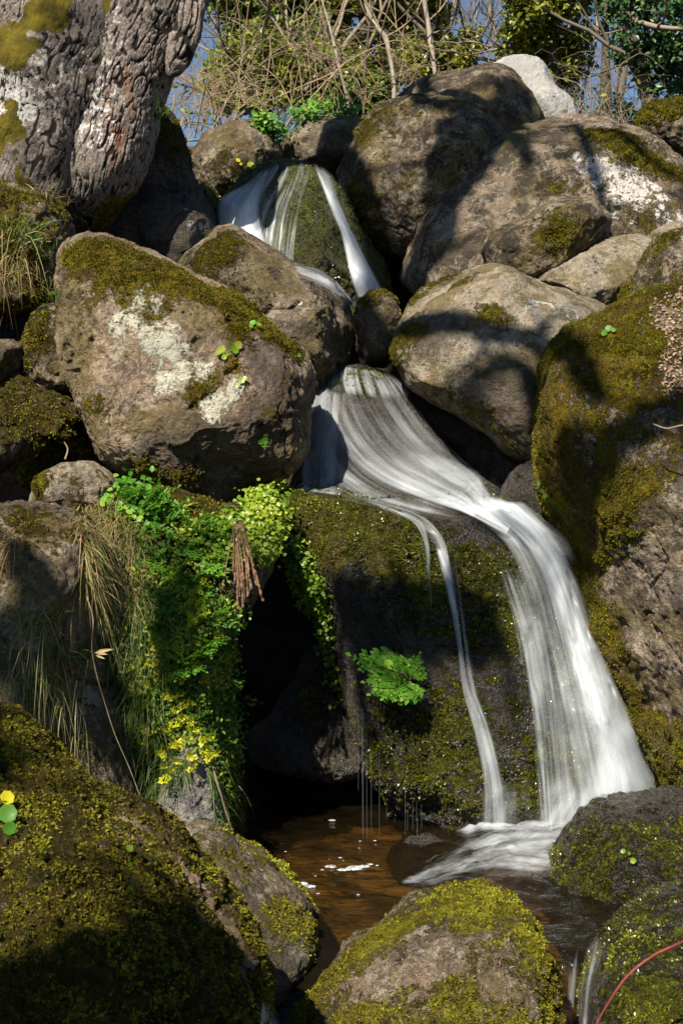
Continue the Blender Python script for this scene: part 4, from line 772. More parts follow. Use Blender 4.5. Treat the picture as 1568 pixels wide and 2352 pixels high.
for u, v, L, lab in [(85, 1420, .28, 'grey green grass draping over the front of the brown left boulder'), (110, 1500, .26, 'thick green grass tuft in the middle of the brown left boulder'), (60, 1560, .26, 'shaded grass tuft low on the brown left boulder near the edge'), (120, 1600, .22, 'grass tuft just above the foreground moss boulder on the left'), (165, 1700, .16, 'small grass tuft between the brown left boulder and the foreground moss boulder')]:
    tuft(u, v, 90, L * .62, lab, up=.3, out=.4, droop=1.2, spread=.05, w=.003, straw=28)
# bank grass: nobody could count it
mb = MB()
for poly, n, L, mt in [([(195, 1150), (330, 1120), (360, 1260), (340, 1420), (300, 1480), (215, 1400), (190, 1250)], 900, .10, 0), ([(215, 1380), (380, 1300), (400, 1500), (330, 1700), (270, 1640)], 1300, .13, 0), ([(270, 1640), (360, 1650), (440, 1760), (350, 1850), (300, 1760)], 700, .12, 0), ([(460, 1690), (530, 1700), (565, 1880), (500, 1900)], 350, .10, 0), ([(380, 1690), (450, 1700), (450, 1800), (390, 1800)], 120, .10, 0)]:
    p, nn = scatter(poly, n)
    if len(p): blades(mb, p, nn * .5 + TOWARD * .3 + np.array([0, 0, .35]) + rng.normal(size=p.shape) * .5, rng.uniform(.4, 1.2, len(p)) * L, .0032, rng.uniform(.5, 1.5, len(p)), .2, var=np.clip(rng.normal(.45, .28, len(p)), 0, 1))
GRMIX = leaf_mat('bank_grass', (.035, .10, .010), (.13, .18, .025), (.34, .27, .13))
tag(mb.build('grass', GRMIX), 'mixed green and straw grass covering the left bank', 'grass', kind='stuff')
mb = MB(); p, nn = scatter([(175, 1160), (290, 1140), (340, 1240), (330, 1400), (230, 1420), (195, 1340)], 2000)
blades(mb, p, nn * .4 + TOWARD * .3 + rng.normal(size=p.shape) * .55, rng.uniform(.05, .14, len(p)), .003, rng.uniform(.5, 1.4, len(p)), .2)
tag(mb.build('dry_grass', STRAW), 'dry pinkish straw grass beside the brown left boulder', 'dry grass', kind='stuff')

# --- leafy ground cover of the bank and hanging from the overhang
def cover(name, polys, size, mat, label, k=1, width=.8, lift=.02, stem=0, zj=0):
    mb = MB()
    for poly, n in polys:
        p, nn = scatter(poly, n)
        if not len(p): continue
        p = np.repeat(p, k, 0); nn = np.repeat(nn, k, 0); m = len(p)
        p = p + nn * rng.uniform(0, lift, (m, 1)) + rng.normal(size=(m, 3)) * size * .8
        ln = unit(nn * .6 + TOWARD * .35 + np.array([0, 0, .5]) + rng.normal(size=(m, 3)) * .45); d = np.cross(ln, rng.normal(size=(m, 3)))
        cl = np.clip(.5 + .9 * fbm(p, 8, 2, 5) + .2 * rng.normal(size=m), 0, 1)
        add_leaves(mb, p, d, ln, size * rng.uniform(.6, 1.3, m), width=width, var=cl)
    return tag(mb.build(name, mat, smooth=False), label, 'ground cover', kind='stuff')
bankpoly = [(300, 1180), (420, 1170), (520, 1200), (500, 1320), (545, 1420), (510, 1470), (535, 1640), (545, 1760), (500, 1800), (420, 1700), (330, 1640), (280, 1500), (300, 1350)]
cover('ground_cover', [(bankpoly, 1500), ([(380, 1330), (540, 1400), (530, 1760), (440, 1720), (330, 1600)], 2300)], .019, OLIVE, 'low green leaves covering the steep left bank', k=3, lift=.05, width=.5)
cover('lime_ground_cover', [([(560, 1180), (600, 1110), (648, 1095), (650, 1200), (615, 1290), (570, 1290)], 1300), ([(400, 1340), (480, 1350), (545, 1430), (500, 1440), (420, 1400)], 200), ([(500, 1190), (560, 1190), (560, 1290), (510, 1300)], 220)], .019, LIME, 'lime green rounded leaves on the overhang above the hollow', k=2, width=.95, lift=.05)
cover('creeping_leaves', [([(664, 1245), (690, 1240), (740, 1330), (765, 1420), (770, 1500), (745, 1500), (720, 1420), (690, 1400), (664, 1330)], 800), ([(750, 1480), (775, 1500), (790, 1620), (770, 1620)], 60)], .019, LIME, 'lime green creeper hanging down the left edge of the mossy waterfall boulder', k=2, width=.95, lift=.05)
cover('low_green_leaves', [([(280, 1095), (330, 1090), (330, 1150), (280, 1150)], 80), ([(230, 1130), (300, 1120), (420, 1180), (380, 1260), (300, 1220)], 130)], .03, GREEN, 'small bright green leaves at the top of the left bank', k=2, lift=.04)
# far green patch of ivy over the crest
cover('ivy_patch', [([(580, 290), (640, 250), (720, 250), (740, 268), (680, 285), (640, 320), (600, 300)], 420), ([(730, 250), (840, 245), (850, 265), (760, 272)], 80)], .03, GREEN, 'sunlit ivy leaves spilling over the rocks at the top of the cascade', k=2, lift=.1)

# --- yellow flower heads
fl = None; spots = [inpoly([(330, 1650), (480, 1640), (490, 1760), (400, 1800), (340, 1730)]) for _ in range(46)] + [inpoly([(400, 1340), (470, 1350), (470, 1420), (400, 1400)]) for _ in range(12)] + [inpoly([(330, 1480), (540, 1480), (540, 1640), (340, 1640)]) for _ in range(34)] + [inpoly([(430, 1420), (520, 1430), (520, 1480), (440, 1480)]) for _ in range(10)]
for (u, v) in spots:
    h = cast(u, v)
    if not h: continue
    p = h[0] + h[1] * .03 + Vector((0, -.03, .02))
    if fl is None:
        mb = MB(); a = np.arange(14) * 2.4; rr = .0035 * np.sqrt(np.arange(14)); c = np.stack([rr * np.cos(a), rr * np.sin(a) * .6 - .004, .5 * rr * np.sin(a)], -1) + np.array(p)
        dd = np.stack([np.cos(a), np.full(14, -.7), np.sin(a) + .4], -1); add_leaves(mb, c, dd, np.tile([0, -1., .6], (14, 1)) + rng.normal(size=(14, 3)) * .3, .009, width=.9)
        fl = mb.build('yellow_flower', YELLOW, None, p, smooth=False); o = fl
    else:
        o = fl.copy(); COL.objects.link(o); o.location = p
    o.scale = [rng.uniform(.7, 1.5)] * 3; o.rotation_euler = (rng.uniform(-.3, .3), rng.uniform(0, 6.28), rng.uniform(-.4, .4))
    tag(o, 'small yellow flower head among the leaves of the steep left bank', 'flower', 'yellow flowers on the left bank')

# --- compound leaved herbs
def frond(mb, base, tip, nrm, n=9, wl=.32, leaf=.3, sub=3, taper=True, droop=.1):
    base, tip = np.array(base), np.array(tip); L = np.linalg.norm(tip - base); ax = (tip - base) / L; nrm = unit(nrm); sd = unit(np.cross(ax, nrm)); nrm = np.cross(sd, ax)
    for i in range(n):
        t = .18 + .8 * i / (n - 1); c = base + ax * L * t - nrm * droop * L * t * t
        wd = wl * L * min(1, (1 - t) * 1.15 + .06) * (.75 + .25 * math.sin(i * 2.3))
        for sgn in (-1, 1):
            m = sub; q = (np.arange(m) + .4) / m
            dirn = unit(sd * sgn + ax * .35)
            cc = c + dirn * (wd * q * .8)[:, None] - nrm * (.15 * wd * q ** 2)[:, None]
            for s2 in (-1, 1):
                add_leaves(mb, cc, np.tile(unit(dirn * .8 + np.cross(dirn, nrm) * s2 * .8), (m, 1)) + rng.normal(size=(m, 3)) * .12, np.tile(nrm, (m, 1)) + rng.normal(size=(m, 3)) * .2, leaf * wd * rng.uniform(.8, 1.2, m), width=.75, var=np.clip(rng.normal(.55, .2, m), 0, 1))
    add_leaves(mb, np.array([base + ax * L * .96 - nrm * droop * L * .9]), ax[None], nrm[None], np.array([.10 * L]), width=.7, var=.6)
    V, F, *_ = tube([base, base + ax * L * .5 - nrm * droop * L * .25, base + ax * L - nrm * droop * L], [.0025, .002, .001], 5); mb.add(V, F, var=.7)
# the fern on the face of the fall boulder
h = cast(940, 1560, RO('F')); fp = h[0] + Vector((0, -.03, 0)) if h else P(940, 1560, 5.5)
fern = empty('fern', fp, 'bright green fern growing from the dark face of the waterfall boulder', 'fern')
for (u, v, dy) in [(806, 1500, -.10), (838, 1562, -.14), (850, 1590, -.16), (932, 1612, -.14), (962, 1502, -.06), (900, 1505, -.10), (880, 1600, -.2)]:
    mb = MB(); frond(mb, fp, P(u, v, fp.y + dy), (0, -.75, .65), n=10, wl=.58, leaf=.34, sub=3, droop=.06); mb.build('frond', GREEN, fern, smooth=False)
mb = MB(); d = P(905, 1545, fp.y - .06); V, F, *_ = tube([fp, (fp + d) / 2 + Vector((0, -.02, .02)), d], [.004, .006, .002], 6); mb.add(V, F, var=.5)
add_leaves(mb, np.array([fp] * 4), np.array([P(u, v, fp.y - .05) - fp for u, v in ((905, 1530), (895, 1545), (950, 1590), (925, 1625))]), np.tile([0, -1., .3], (4, 1)), .075, width=.25); mb.build('dead_frond', DRY, fern)
herbs = [(300, 1150, [(285, 1100), (330, 1105), (300, 1130)], 'small herb at the top left of the bank beside the round stone'), (330, 1170, [(400, 1110), (360, 1100), (350, 1150), (390, 1140)], 'bright herb with lobed leaves just under the largest sunlit boulder'),
         (370, 1190, [(340, 1180), (420, 1170), (330, 1210)], 'light green herb with spreading leaves on the upper bank'), (450, 1220, [(415, 1170), (460, 1168), (500, 1190), (425, 1240), (480, 1250)], 'lush green herb on the bank left of the hanging roots'),
         (480, 1270, [(420, 1270), (460, 1300), (510, 1270), (505, 1310), (520, 1330)], 'dense green herb below the hanging roots overhang'), (400, 1310, [(345, 1300), (370, 1340), (430, 1290), (420, 1340), (395, 1280)], 'pale green feathery herb in the middle of the bank'),
         (440, 1330, [(405, 1320), (470, 1310), (455, 1350)], 'shaded green herb beneath the feathery herb'), (490, 1400, [(545, 1440), (520, 1400), (500, 1440), (450, 1420)], 'herb leaning out over the dark hollow'), (430, 1520, [(390, 1500), (450, 1490), (470, 1540), (400, 1560)], 'shaded herb among the yellow flowers'), (530, 1560, [(560, 1570), (545, 1590)], 'tiny bluish green herb at the edge of the hollow'), (380, 1440, [(350, 1420), (400, 1430), (350, 1470)], 'dark green herb above the yellow flowers'), (450, 1640, [(420, 1620), (480, 1630), (430, 1670)], 'low green herb between the yellow flowers')]
herbs += [(335, 1130, [(310, 1108), (360, 1118), (345, 1160), (300, 1145)], 'bright herb touching the underside of the largest sunlit boulder'), (395, 1180, [(420, 1150), (440, 1185), (380, 1215), (360, 1160)], 'bright lobed herb left of the dark crack under the boulder'),
          (430, 1250, [(395, 1230), (465, 1235), (440, 1285), (400, 1270)], 'lush herb in the middle of the upper bank'), (360, 1270, [(325, 1250), (385, 1255), (350, 1310), (320, 1295)], 'yellowish green herb beside the dry grass'), (500, 1230, [(470, 1215), (520, 1205), (515, 1255), (480, 1260)], 'green herb touching the hanging roots'),
          (450, 1370, [(415, 1355), (490, 1360), (470, 1405), (430, 1400)], 'half shaded herb above the leaning herb'), (390, 1380, [(360, 1365), (410, 1400), (365, 1405)], 'dim green herb beside the bank grass'), (480, 1470, [(450, 1455), (515, 1475), (480, 1510)], 'shaded herb below the leaning herb'), (360, 1560, [(330, 1545), (390, 1560), (350, 1600)], 'shaded herb at the left of the yellow flowers'), (490, 1580, [(465, 1565), (515, 1590), (480, 1620)], 'dark herb at the right edge of the lower bank'), (500, 1690, [(475, 1680), (530, 1700), (500, 1730)], 'herb right of the lowest yellow flowers')]
for (u, v, tips, lab) in herbs:
    h = cast(u, v)
    if not h: continue
    p = h[0] + Vector((0, -.01, 0)); e = empty('leafy_herb', p, lab, 'herb')
    for (a_, b_) in tips:
        mb = MB(); frond(mb, p, P(a_ + rng.uniform(-5, 5), b_ + rng.uniform(-5, 5), p.y - rng.uniform(.08, .18)), (rng.uniform(-.2, .2), -.7, .7), n=7, wl=.48, leaf=.36, sub=3, droop=.08); mb.build('leaf', GREEN, e, smooth=False)
# round leaved pennyworts
def pennywort(pts, lab, r0=9, mat=GREEN):
    h = cast(pts[0][0], pts[0][1])
    if not h: return
    e = empty('pennywort', h[0], lab, 'pennywort'); 
    for (u, v, r) in pts:
        h2 = cast(u, v)
        if not h2: continue
        c = np.array(h2[0] + h2[1] * .012 + Vector((0, -.008, .004))); rr = r * h2[0].y / FPX; nn = unit(np.array(h2[1]) + TOWARD * .5 + rng.normal(size=3) * .3); a = unit(np.cross(nn, [.3, .2, 1])); b_ = np.cross(nn, a)
        k = 14; th = np.linspace(0, 2 * math.pi, k, endpoint=False); rad = rr * (1 + .06 * np.cos(th * 7))
        V = [c - nn * rr * .25] + list(c + (a[None] * np.cos(th)[:, None] + b_[None] * np.sin(th)[:, None]) * (rad * .6)[:, None] - nn * rr * .02) + list(c + (a[None] * np.cos(th)[:, None] + b_[None] * np.sin(th)[:, None]) * rad[:, None])
        F3 = [[0, 1 + i, 1 + (i + 1) % k] for i in range(k)]; F4 = [[1 + i, 1 + k + i, 1 + k + (i + 1) % k, 1 + (i + 1) % k] for i in range(k)]
        mb = MB(); mb.add(np.array(V), np.array(F3), var=rng.uniform(.2, 1)); mb.F.setdefault(4, []).append(np.array(F4)); mb.build('leaf', mat, e)
pennywort([(508, 808, 9), (520, 818, 8), (530, 802, 9), (545, 798, 10), (500, 815, 7), (515, 826, 6), (540, 812, 8)], 'cluster of round pennywort leaves on the sunlit boulder', mat=LIME)
pennywort([(582, 748, 8), (592, 752, 7), (575, 755, 5)], 'lone round pennywort near the top right of the sunlit boulder', mat=GREEN)
pennywort([(555, 880, 8), (563, 876, 6), (552, 888, 5)], 'small pennywort below the moss patch on the sunlit boulder', mat=LIME)
pennywort([(675, 818, 6), (682, 822, 5)], 'tiny pennywort at the right side of the sunlit boulder', mat=LIME)
pennywort([(605, 1012, 9), (612, 1000, 6), (606, 1024, 6), (598, 1018, 6)], 'pennywort in the shaded crack low on the sunlit boulder')
pennywort([(1395, 762, 8), (1388, 772, 8), (1408, 766, 6)], 'round green pennywort on top of the olive mossy giant')
pennywort([(18, 1873, 22), (20, 1910, 16)], 'two large round leaves at the left edge of the foreground moss')
pennywort([(14, 1842, 17)], 'yellowing round leaf at the left edge of the foreground moss', mat=YELLOW)
pennywort([(288, 2050, 13), (284, 2020, 8)], 'single round leaf in the middle of the foreground moss', mat=LIME)
pennywort([(298, 1960, 9), (290, 1985, 6)], 'dark round leaf on the shoulder of the foreground moss')
pennywort([(1248, 1125, 7), (1255, 1140, 6), (1242, 1112, 6)], 'sprig of small leaves on the wet moss stone beside the fall', mat=GREEN)
pennywort([(1430, 1956, 6), (1452, 1978, 7), (1440, 1962, 4)], 'small yellow and green leaves stuck to the low wet boulder', mat=LIME)
pennywort([(545, 372, 6), (552, 380, 4)], 'yellow leaf on the brown boulder left of the upper waterfall', mat=YELLOW)
pennywort([(575, 382, 8), (585, 388, 7), (592, 380, 6)], 'green leaves on the brown boulder left of the upper waterfall', mat=LIME)

# --- roots, stems and twigs
roots = empty('hanging_roots', P(545, 1200, 5.25), 'bundle of dead brown roots hanging over the dark hollow', 'roots')
for i, (u0, u1, v1) in enumerate([(538, 548, 1398), (542, 552, 1392), (546, 545, 1380), (549, 566, 1382), (552, 570, 1370), (556, 590, 1345), (560, 604, 1380), (558, 600, 1365), (540, 512, 1350), (544, 556, 1350), (541, 560, 1330), (550, 578, 1352), (547, 540, 1340), (553, 583, 1300), (557, 572, 1325), (536, 536, 1310), (551, 558, 1396), (548, 551, 1370)]):
    a_ = P(u0 + rng.uniform(-4, 4), 1200 + rng.uniform(-6, 6), 5.28); c_ = P(u1, v1, 5.26 + rng.uniform(-.03, .03)); m_ = (a_ + c_) / 2 + Vector((rng.uniform(-.006, .006), -.01, 0))
    V, F, th, s_, r, D = tube([[*a_], [*m_], [*c_]], [.0018, .0026, .0042], 7, .008); V = V + D * (.005 * ss(.35, .9, s_ / s_.max()) * fbm(V, 130, 2, i))[:, None]
    mesh('root', V, F, plain_mat('root_bark', (.30, .17, .09), (.10, .06, .045), 60) if i == 0 else bpy.data.materials['root_bark'], roots)
def stemthing(name, pts, r, lab, cat, mat, leafs=()):
    pp = [P(u, v, y) for u, v, y in pts]; e = empty(name, pp[-1], lab, cat); V, F, th, s_, rr, D = tube([[*q] for q in pp], np.linspace(r, r * .6, len(pp)), 8, .01)
    V = V + D * (.25 * r * fbm(V, 60, 2, 1))[:, None]; mesh('stem', V, F, mat, e)
    if leafs:
        mb = MB()
        for (u, v, u2, v2, y) in leafs:
            a_ = np.array(P(u, v, y)); d = np.array(P(u2, v2, y - .02)) - a_; add_leaves(mb, a_[None], d[None], np.array([[0, -1., .4]]), np.array([np.linalg.norm(d)]), width=.2, var=.8)
        mb.build('leaf', STRAW, e)
    return e
stemthing('bramble_cane', [(1640, 2130, 3.35), (1568, 2163, 3.4), (1500, 2195, 3.42), (1440, 2242, 3.42), (1400, 2298, 3.42), (1370, 2352, 3.42), (1350, 2420, 3.42)], .0048, 'arching red bramble stem across the bottom right corner', 'bramble stem', REDST)
stemthing('dead_stem', [(200, 1370, 5.0), (214, 1420, 4.95), (212, 1495, 4.92), (225, 1560, 4.9), (240, 1610, 4.9), (262, 1680, 4.9), (300, 1770, 4.9), (330, 1850, 4.9)], .0024, 'thin brown stem with a yellow blade along the bank edge', 'stem', PALEST, [(216, 1500, 258, 1490, 4.9), (218, 1500, 246, 1502, 4.9), (220, 1505, 240, 1512, 4.9)])
stemthing('twig', [(1600, 975, 5.0), (1560, 978, 5.03), (1528, 984, 5.06), (1500, 974, 5.08)], .004, 'pale forked twig lying on the olive mossy giant', 'twig', PALEST)
stemthing('dead_stem', [(488, 1760, 5.0), (500, 1800, 4.98), (515, 1850, 4.98), (530, 1900, 5.0)], .004, 'pale dead stem beside the grey stone at the pool edge', 'stem', PALEST)
stemthing('dead_stem', [(335, 1850, 4.4), (380, 1860, 4.45), (420, 1890, 4.45), (445, 1925, 4.4)], .003, 'thin grey stem between the foreground moss and the grey stone', 'stem', PALEST)
stemthing('dead_stem', [(150, 1055, 5.6), (156, 1030, 5.62), (148, 1015, 5.63)], .004, 'short forked stem above the smooth rounded stone', 'stem', PALEST)
mb = MB(); p, nn = scatter([(1500, 690), (1568, 660), (1568, 900), (1530, 920), (1510, 840), (1530, 780), (1480, 730)], 420)
add_leaves(mb, p + nn * .006, np.cross(nn, rng.normal(size=p.shape)), nn + rng.normal(size=p.shape) * .5, rng.uniform(.007, .017, len(p)), width=.7)
tag(mb.build('dead_leaves', leaf_mat('pinkish_dead_leaf', (.22, .14, .09), (.42, .29, .20))), 'pinkish dead leaves lying on the olive mossy giant', 'dead leaves', kind='stuff')
mb = MB(); p, nn = scatter([(740, 2260), (900, 2150), (1150, 2140), (1230, 2200), (1230, 2340), (800, 2345)], 2200, RO('C'))
blades(mb, p, np.cross(nn, rng.normal(size=p.shape)) + nn * .35, rng.uniform(.006, .018, len(p)), .0022, .2, .2)
tag(mb.build('dead_moss', DRY), 'brown dead moss stems on the bottom centre boulder', 'dead moss', kind='stuff')

# ------------------------------------------------------------------ woodland beyond the crest
def gz(x, y): return float(terrain_z(np.array([x]), np.array([y]))[0])
def branch_tree(mb, base, d, L, r, depth, r0, spread=.5, up=.15, nseg=5, kids=3, tips=None):
    pts = [np.array(base)]; d = unit(np.array(d, float)); 
    for k in range(nseg):
        d = unit(d + r0.normal(size=3) * .16 + np.array([0, 0, up * .3])); pts.append(pts[-1] + d * L / nseg)
    V, F, *_ = tube(pts, np.linspace(r, r * .45, nseg + 1), 5 if depth < 2 else 4 if depth == 2 else 3); mb.add(V, F, var=np.clip(r0.normal(.5, .2), 0, 1))
    if tips is not None: tips.extend(pts[2:])
    if depth <= 0: return
    for _ in range(kids):
        i = r0.integers(1, nseg + 1); dd = unit(d + r0.normal(size=3) * spread + np.array([0, 0, up]))
        branch_tree(mb, pts[i], dd, L * r0.uniform(.45, .75), r * .5, depth - 1, r0, spread, up, nseg, kids, tips)
TWIG = leaf_mat('grey_twig', (.13, .10, .075), (.24, .19, .14), trans=.0, rough=.8); BRAMB = leaf_mat('tan_bramble', (.20, .14, .075), (.36, .27, .16), (.24, .12, .06), trans=0, rough=.7)
IVY = leaf_mat('ivy_leaf', (.07, .11, .01), (.19, .26, .02), (.34, .38, .05), trans=.3, rough=.42, spec=.4)
IVYO = leaf_mat('olive_ivy_leaf', (.10, .115, .01), (.25, .27, .02), (.38, .38, .05), trans=.25, rough=.35, spec=.5)
HOLLY = leaf_mat('holly_leaf', (.018, .05, .015), (.06, .13, .03), (.18, .26, .08), trans=.15, rough=.42, spec=.4)
BIRCH = plain_mat('pale_trunk', (.42, .37, .29), (.25, .21, .16), 9); DTR = plain_mat('dark_trunk', (.13, .10, .075), (.07, .055, .04), 9)
def crown(mb, blobs_, n, size, r0, width=.6):
    """leaf clumps of uneven size through the crown's volume"""
    tot = sum(b_[3] ** 2 for b_ in blobs_)
    for (x, y, z, rad, sq) in blobs_:
        m = max(8, int(n * rad ** 2 / tot / 14)); c = unit(r0.normal(size=(m, 3))) * (rad * r0.uniform(.35, 1.05, m) ** .7)[:, None] * (1, 1, sq) + (x, y, z)
        k = 14; p = np.repeat(c, k, 0) + r0.normal(size=(m * k, 3)) * rad * .13; out = unit(p - np.array([x, y, z]))
        ln = unit(out * .5 + np.array([0, -.3, .7]) + r0.normal(size=p.shape) * .6); cl = np.repeat(r0.random(m), k)
        add_leaves(mb, p, np.cross(ln, r0.normal(size=p.shape)) + out * .3, ln, size * r0.uniform(.6, 1.3, len(p)), width=width, var=np.clip(.6 * cl + .4 * r0.random(len(p)), 0, 1), r=r0)
def leafy_tree(name, u, Y, vb, label, cat, blobs_px, n, size, mat, seed, trunk=None, bark=DTR):
    r0 = np.random.default_rng(seed); b0 = P(u, vb, Y); b0.z = gz(b0.x, Y) - .1; e = empty(name, b0, label, cat)
    top = P(*(trunk[-1][:2] if trunk else (u, -200)), Y)
    pts = [[*b0]] + [[*P(a_, c_, Y)] for a_, c_, *_ in (trunk or [(u, 0), (u, -200)])]
    rad = [.14 if not trunk else trunk[0][2] * Y / FPX] + [(q[2] * Y / FPX if len(q) > 2 else .1) for q in (trunk or [(u, 0, 6), (u, -200, 4)])]
    V, F, th, s_, r, D = tube(pts, rad, 14, .12); V = V + D * (.25 * r * fbm(V, 4, 3, seed))[:, None]; mesh('trunk', V, F, bark, e)
    mb = MB()
    for _ in range(7):
        i = r0.integers(len(pts) // 2, len(pts)); branch_tree(mb, pts[i], r0.normal(size=3) * (1, .6, .5), 1.2, .03, 2, r0)
    mb.build('branches', TWIG, e)
    mb = MB(); bl = []
    for (a_, c_, rp, *q) in blobs_px:
        y = Y + (q[0] if q else r0.uniform(-.4, .4)); c = P(a_, c_, y); bl.append((c.x, c.y, c.z, rp * y / FPX, 1.0))
    crown(mb, bl, n, size, r0); mb.build('crown', mat, e, smooth=False)
def rb(us, vs, rs, n, seed):
    r0 = np.random.default_rng(seed); return [(r0.uniform(*us), r0.uniform(*vs), r0.uniform(*rs)) for _ in range(n)]
leafy_tree('holly_tree', 600, 15, 300, 'dark evergreen behind the tangle of brambles left of centre', 'tree', rb((515, 720), (20, 250), (25, 55), 30, 1) + rb((500, 700), (-150, 30), (50, 90), 8, 2), 24000, .065, IVY, 51)
leafy_tree('ivy_tree', 760, 15.5, 300, 'olive green ivy covered tree behind the pale crooked sapling', 'tree', rb((690, 930), (-40, 230), (25, 60), 30, 3) + rb((700, 900), (-160, -20), (50, 90), 8, 4), 24000, .065, IVYO, 52)
leafy_tree('ivy_tree', 1010, 16, 250, 'ivy covered tree directly left of the pale top boulder', 'tree', rb((900, 1020), (-40, 180), (22, 50), 22, 5) + rb((900, 1020), (-200, -20), (50, 70), 8, 6), 11000, .06, IVYO, 53)
leafy_tree('ivy_tree', 1250, 13.5, 120, 'broad ivy clad tree above the right of the pale top boulder', 'tree', rb((1185, 1340), (-30, 150), (30, 60), 26, 7) + rb((1180, 1350), (-220, -20), (60, 100), 8, 8) + rb((1230, 1310), (150, 230), (20, 40), 5, 9), 24000, .05, IVYO, 54, [(1270, 150, 18), (1260, 0, 16), (1250, -250, 12)])
leafy_tree('holly_tree', 1480, 13, 320, 'holly tree with a dark trunk at the top right corner', 'tree', rb((1410, 1600), (-40, 150), (30, 55), 22, 10) + rb((1500, 1620), (100, 260), (30, 60), 8, 11) + rb((1400, 1620), (-220, -30), (60, 100), 8, 12), 11000, .055, HOLLY, 55, [(1490, 230, 16), (1455, 130, 15), (1440, 40, 13), (1450, -200, 10)])
leafy_tree('holly_tree', 1390, 17, 320, 'thin glossy holly between the ivy clad tree and the corner holly', 'tree', rb((1340, 1450), (-20, 120), (25, 50), 9, 13) + rb((1350, 1450), (220, 300), (20, 40), 6, 14), 2600, .06, HOLLY, 56)
leafy_tree('evergreen_shrub', 580, 13.6, 290, 'sunlit evergreen shrub behind the brambles left of centre', 'shrub', rb((500, 680), (110, 260), (25, 50), 18, 21), 9000, .05, IVYO, 57, [(580, 240, 3), (590, 150, 2)])
leafy_tree('evergreen_shrub', 790, 14, 270, 'olive evergreen shrub behind the thin leaning tan sapling', 'shrub', rb((690, 880), (120, 245), (22, 45), 18, 22), 9000, .05, IVY, 58, [(790, 230, 3), (780, 140, 2)])
leafy_tree('evergreen_shrub', 1010, 14.6, 230, 'leafy shrub showing over the long brown top boulder', 'shrub', rb((930, 1090), (90, 170), (22, 40), 12, 23), 6000, .05, IVYO, 59, [(1010, 170, 3), (1010, 110, 2)])
leafy_tree('holly_tree', 1740, 14.5, 320, 'dark holly just beyond the right edge behind the corner rock', 'tree', rb((1640, 1840), (-60, 250), (40, 70), 18, 24), 6000, .06, HOLLY, 60, [(1740, 200, 12), (1730, 0, 10), (1740, -200, 6)])
# slender pale trunks
def sapling(pts, Y, label, seed, mat=BIRCH):
    r0 = np.random.default_rng(seed); pp = [P(u, v, Y) for u, v, r in pts]; b0 = pp[0].copy(); b0.z = gz(b0.x, Y) - .05; e = empty('sapling', b0, label, 'tree')
    V, F, th, s_, r, D = tube([[*b0]] + [[*q] for q in pp], [pts[0][2] * Y / FPX] + [q[2] * Y / FPX for q in pts], 9, .06); V = V + D * (.3 * r * fbm(V, 5, 2, seed))[:, None]; mesh('trunk', V, F, mat, e)
    mb = MB()
    for q in pp[1:]:
        branch_tree(mb, q, r0.normal(size=3) * (1, .4, .6) + (0, 0, .5), .9, .009, 2, r0, .5, .2, 5, 2)
    mb.build('twigs', BRAMB, e)
sapling([(905, 230, 5), (905, 205, 5), (893, 120, 5), (885, 85, 5), (862, 60, 4.5), (840, 10, 4), (830, -40, 4), (820, -200, 3)], 12.2, 'crooked pale sapling left of the long brown top boulder', 61)
sapling([(1000, 180, 5), (992, 120, 6), (982, 50, 6), (972, -10, 6), (965, -200, 4)], 14, 'straight pale trunk behind the long brown top boulder', 62)
sapling([(835, 240, 3), (838, 150, 3), (848, 60, 3), (860, -20, 2.5), (870, -150, 2)], 12.8, 'thin dark sapling just left of the crooked pale one', 63, DTR)
sapling([(800, 240, 3.5), (780, 160, 3.5), (762, 80, 3), (735, -20, 2.5), (720, -150, 2)], 12.5, 'thin leaning tan sapling between the brambles', 64)
sapling([(695, 250, 3), (680, 160, 3), (660, 60, 3), (655, -40, 2.5)], 14.5, 'thin grey sapling left of the leaning tan one', 65, BIRCH)
sapling([(1330, 270, 3), (1345, 180, 3), (1370, 80, 3), (1360, -40, 2)], 14.5, 'grey sapling in the blue gap right of the ivy clad tree', 66, BIRCH)
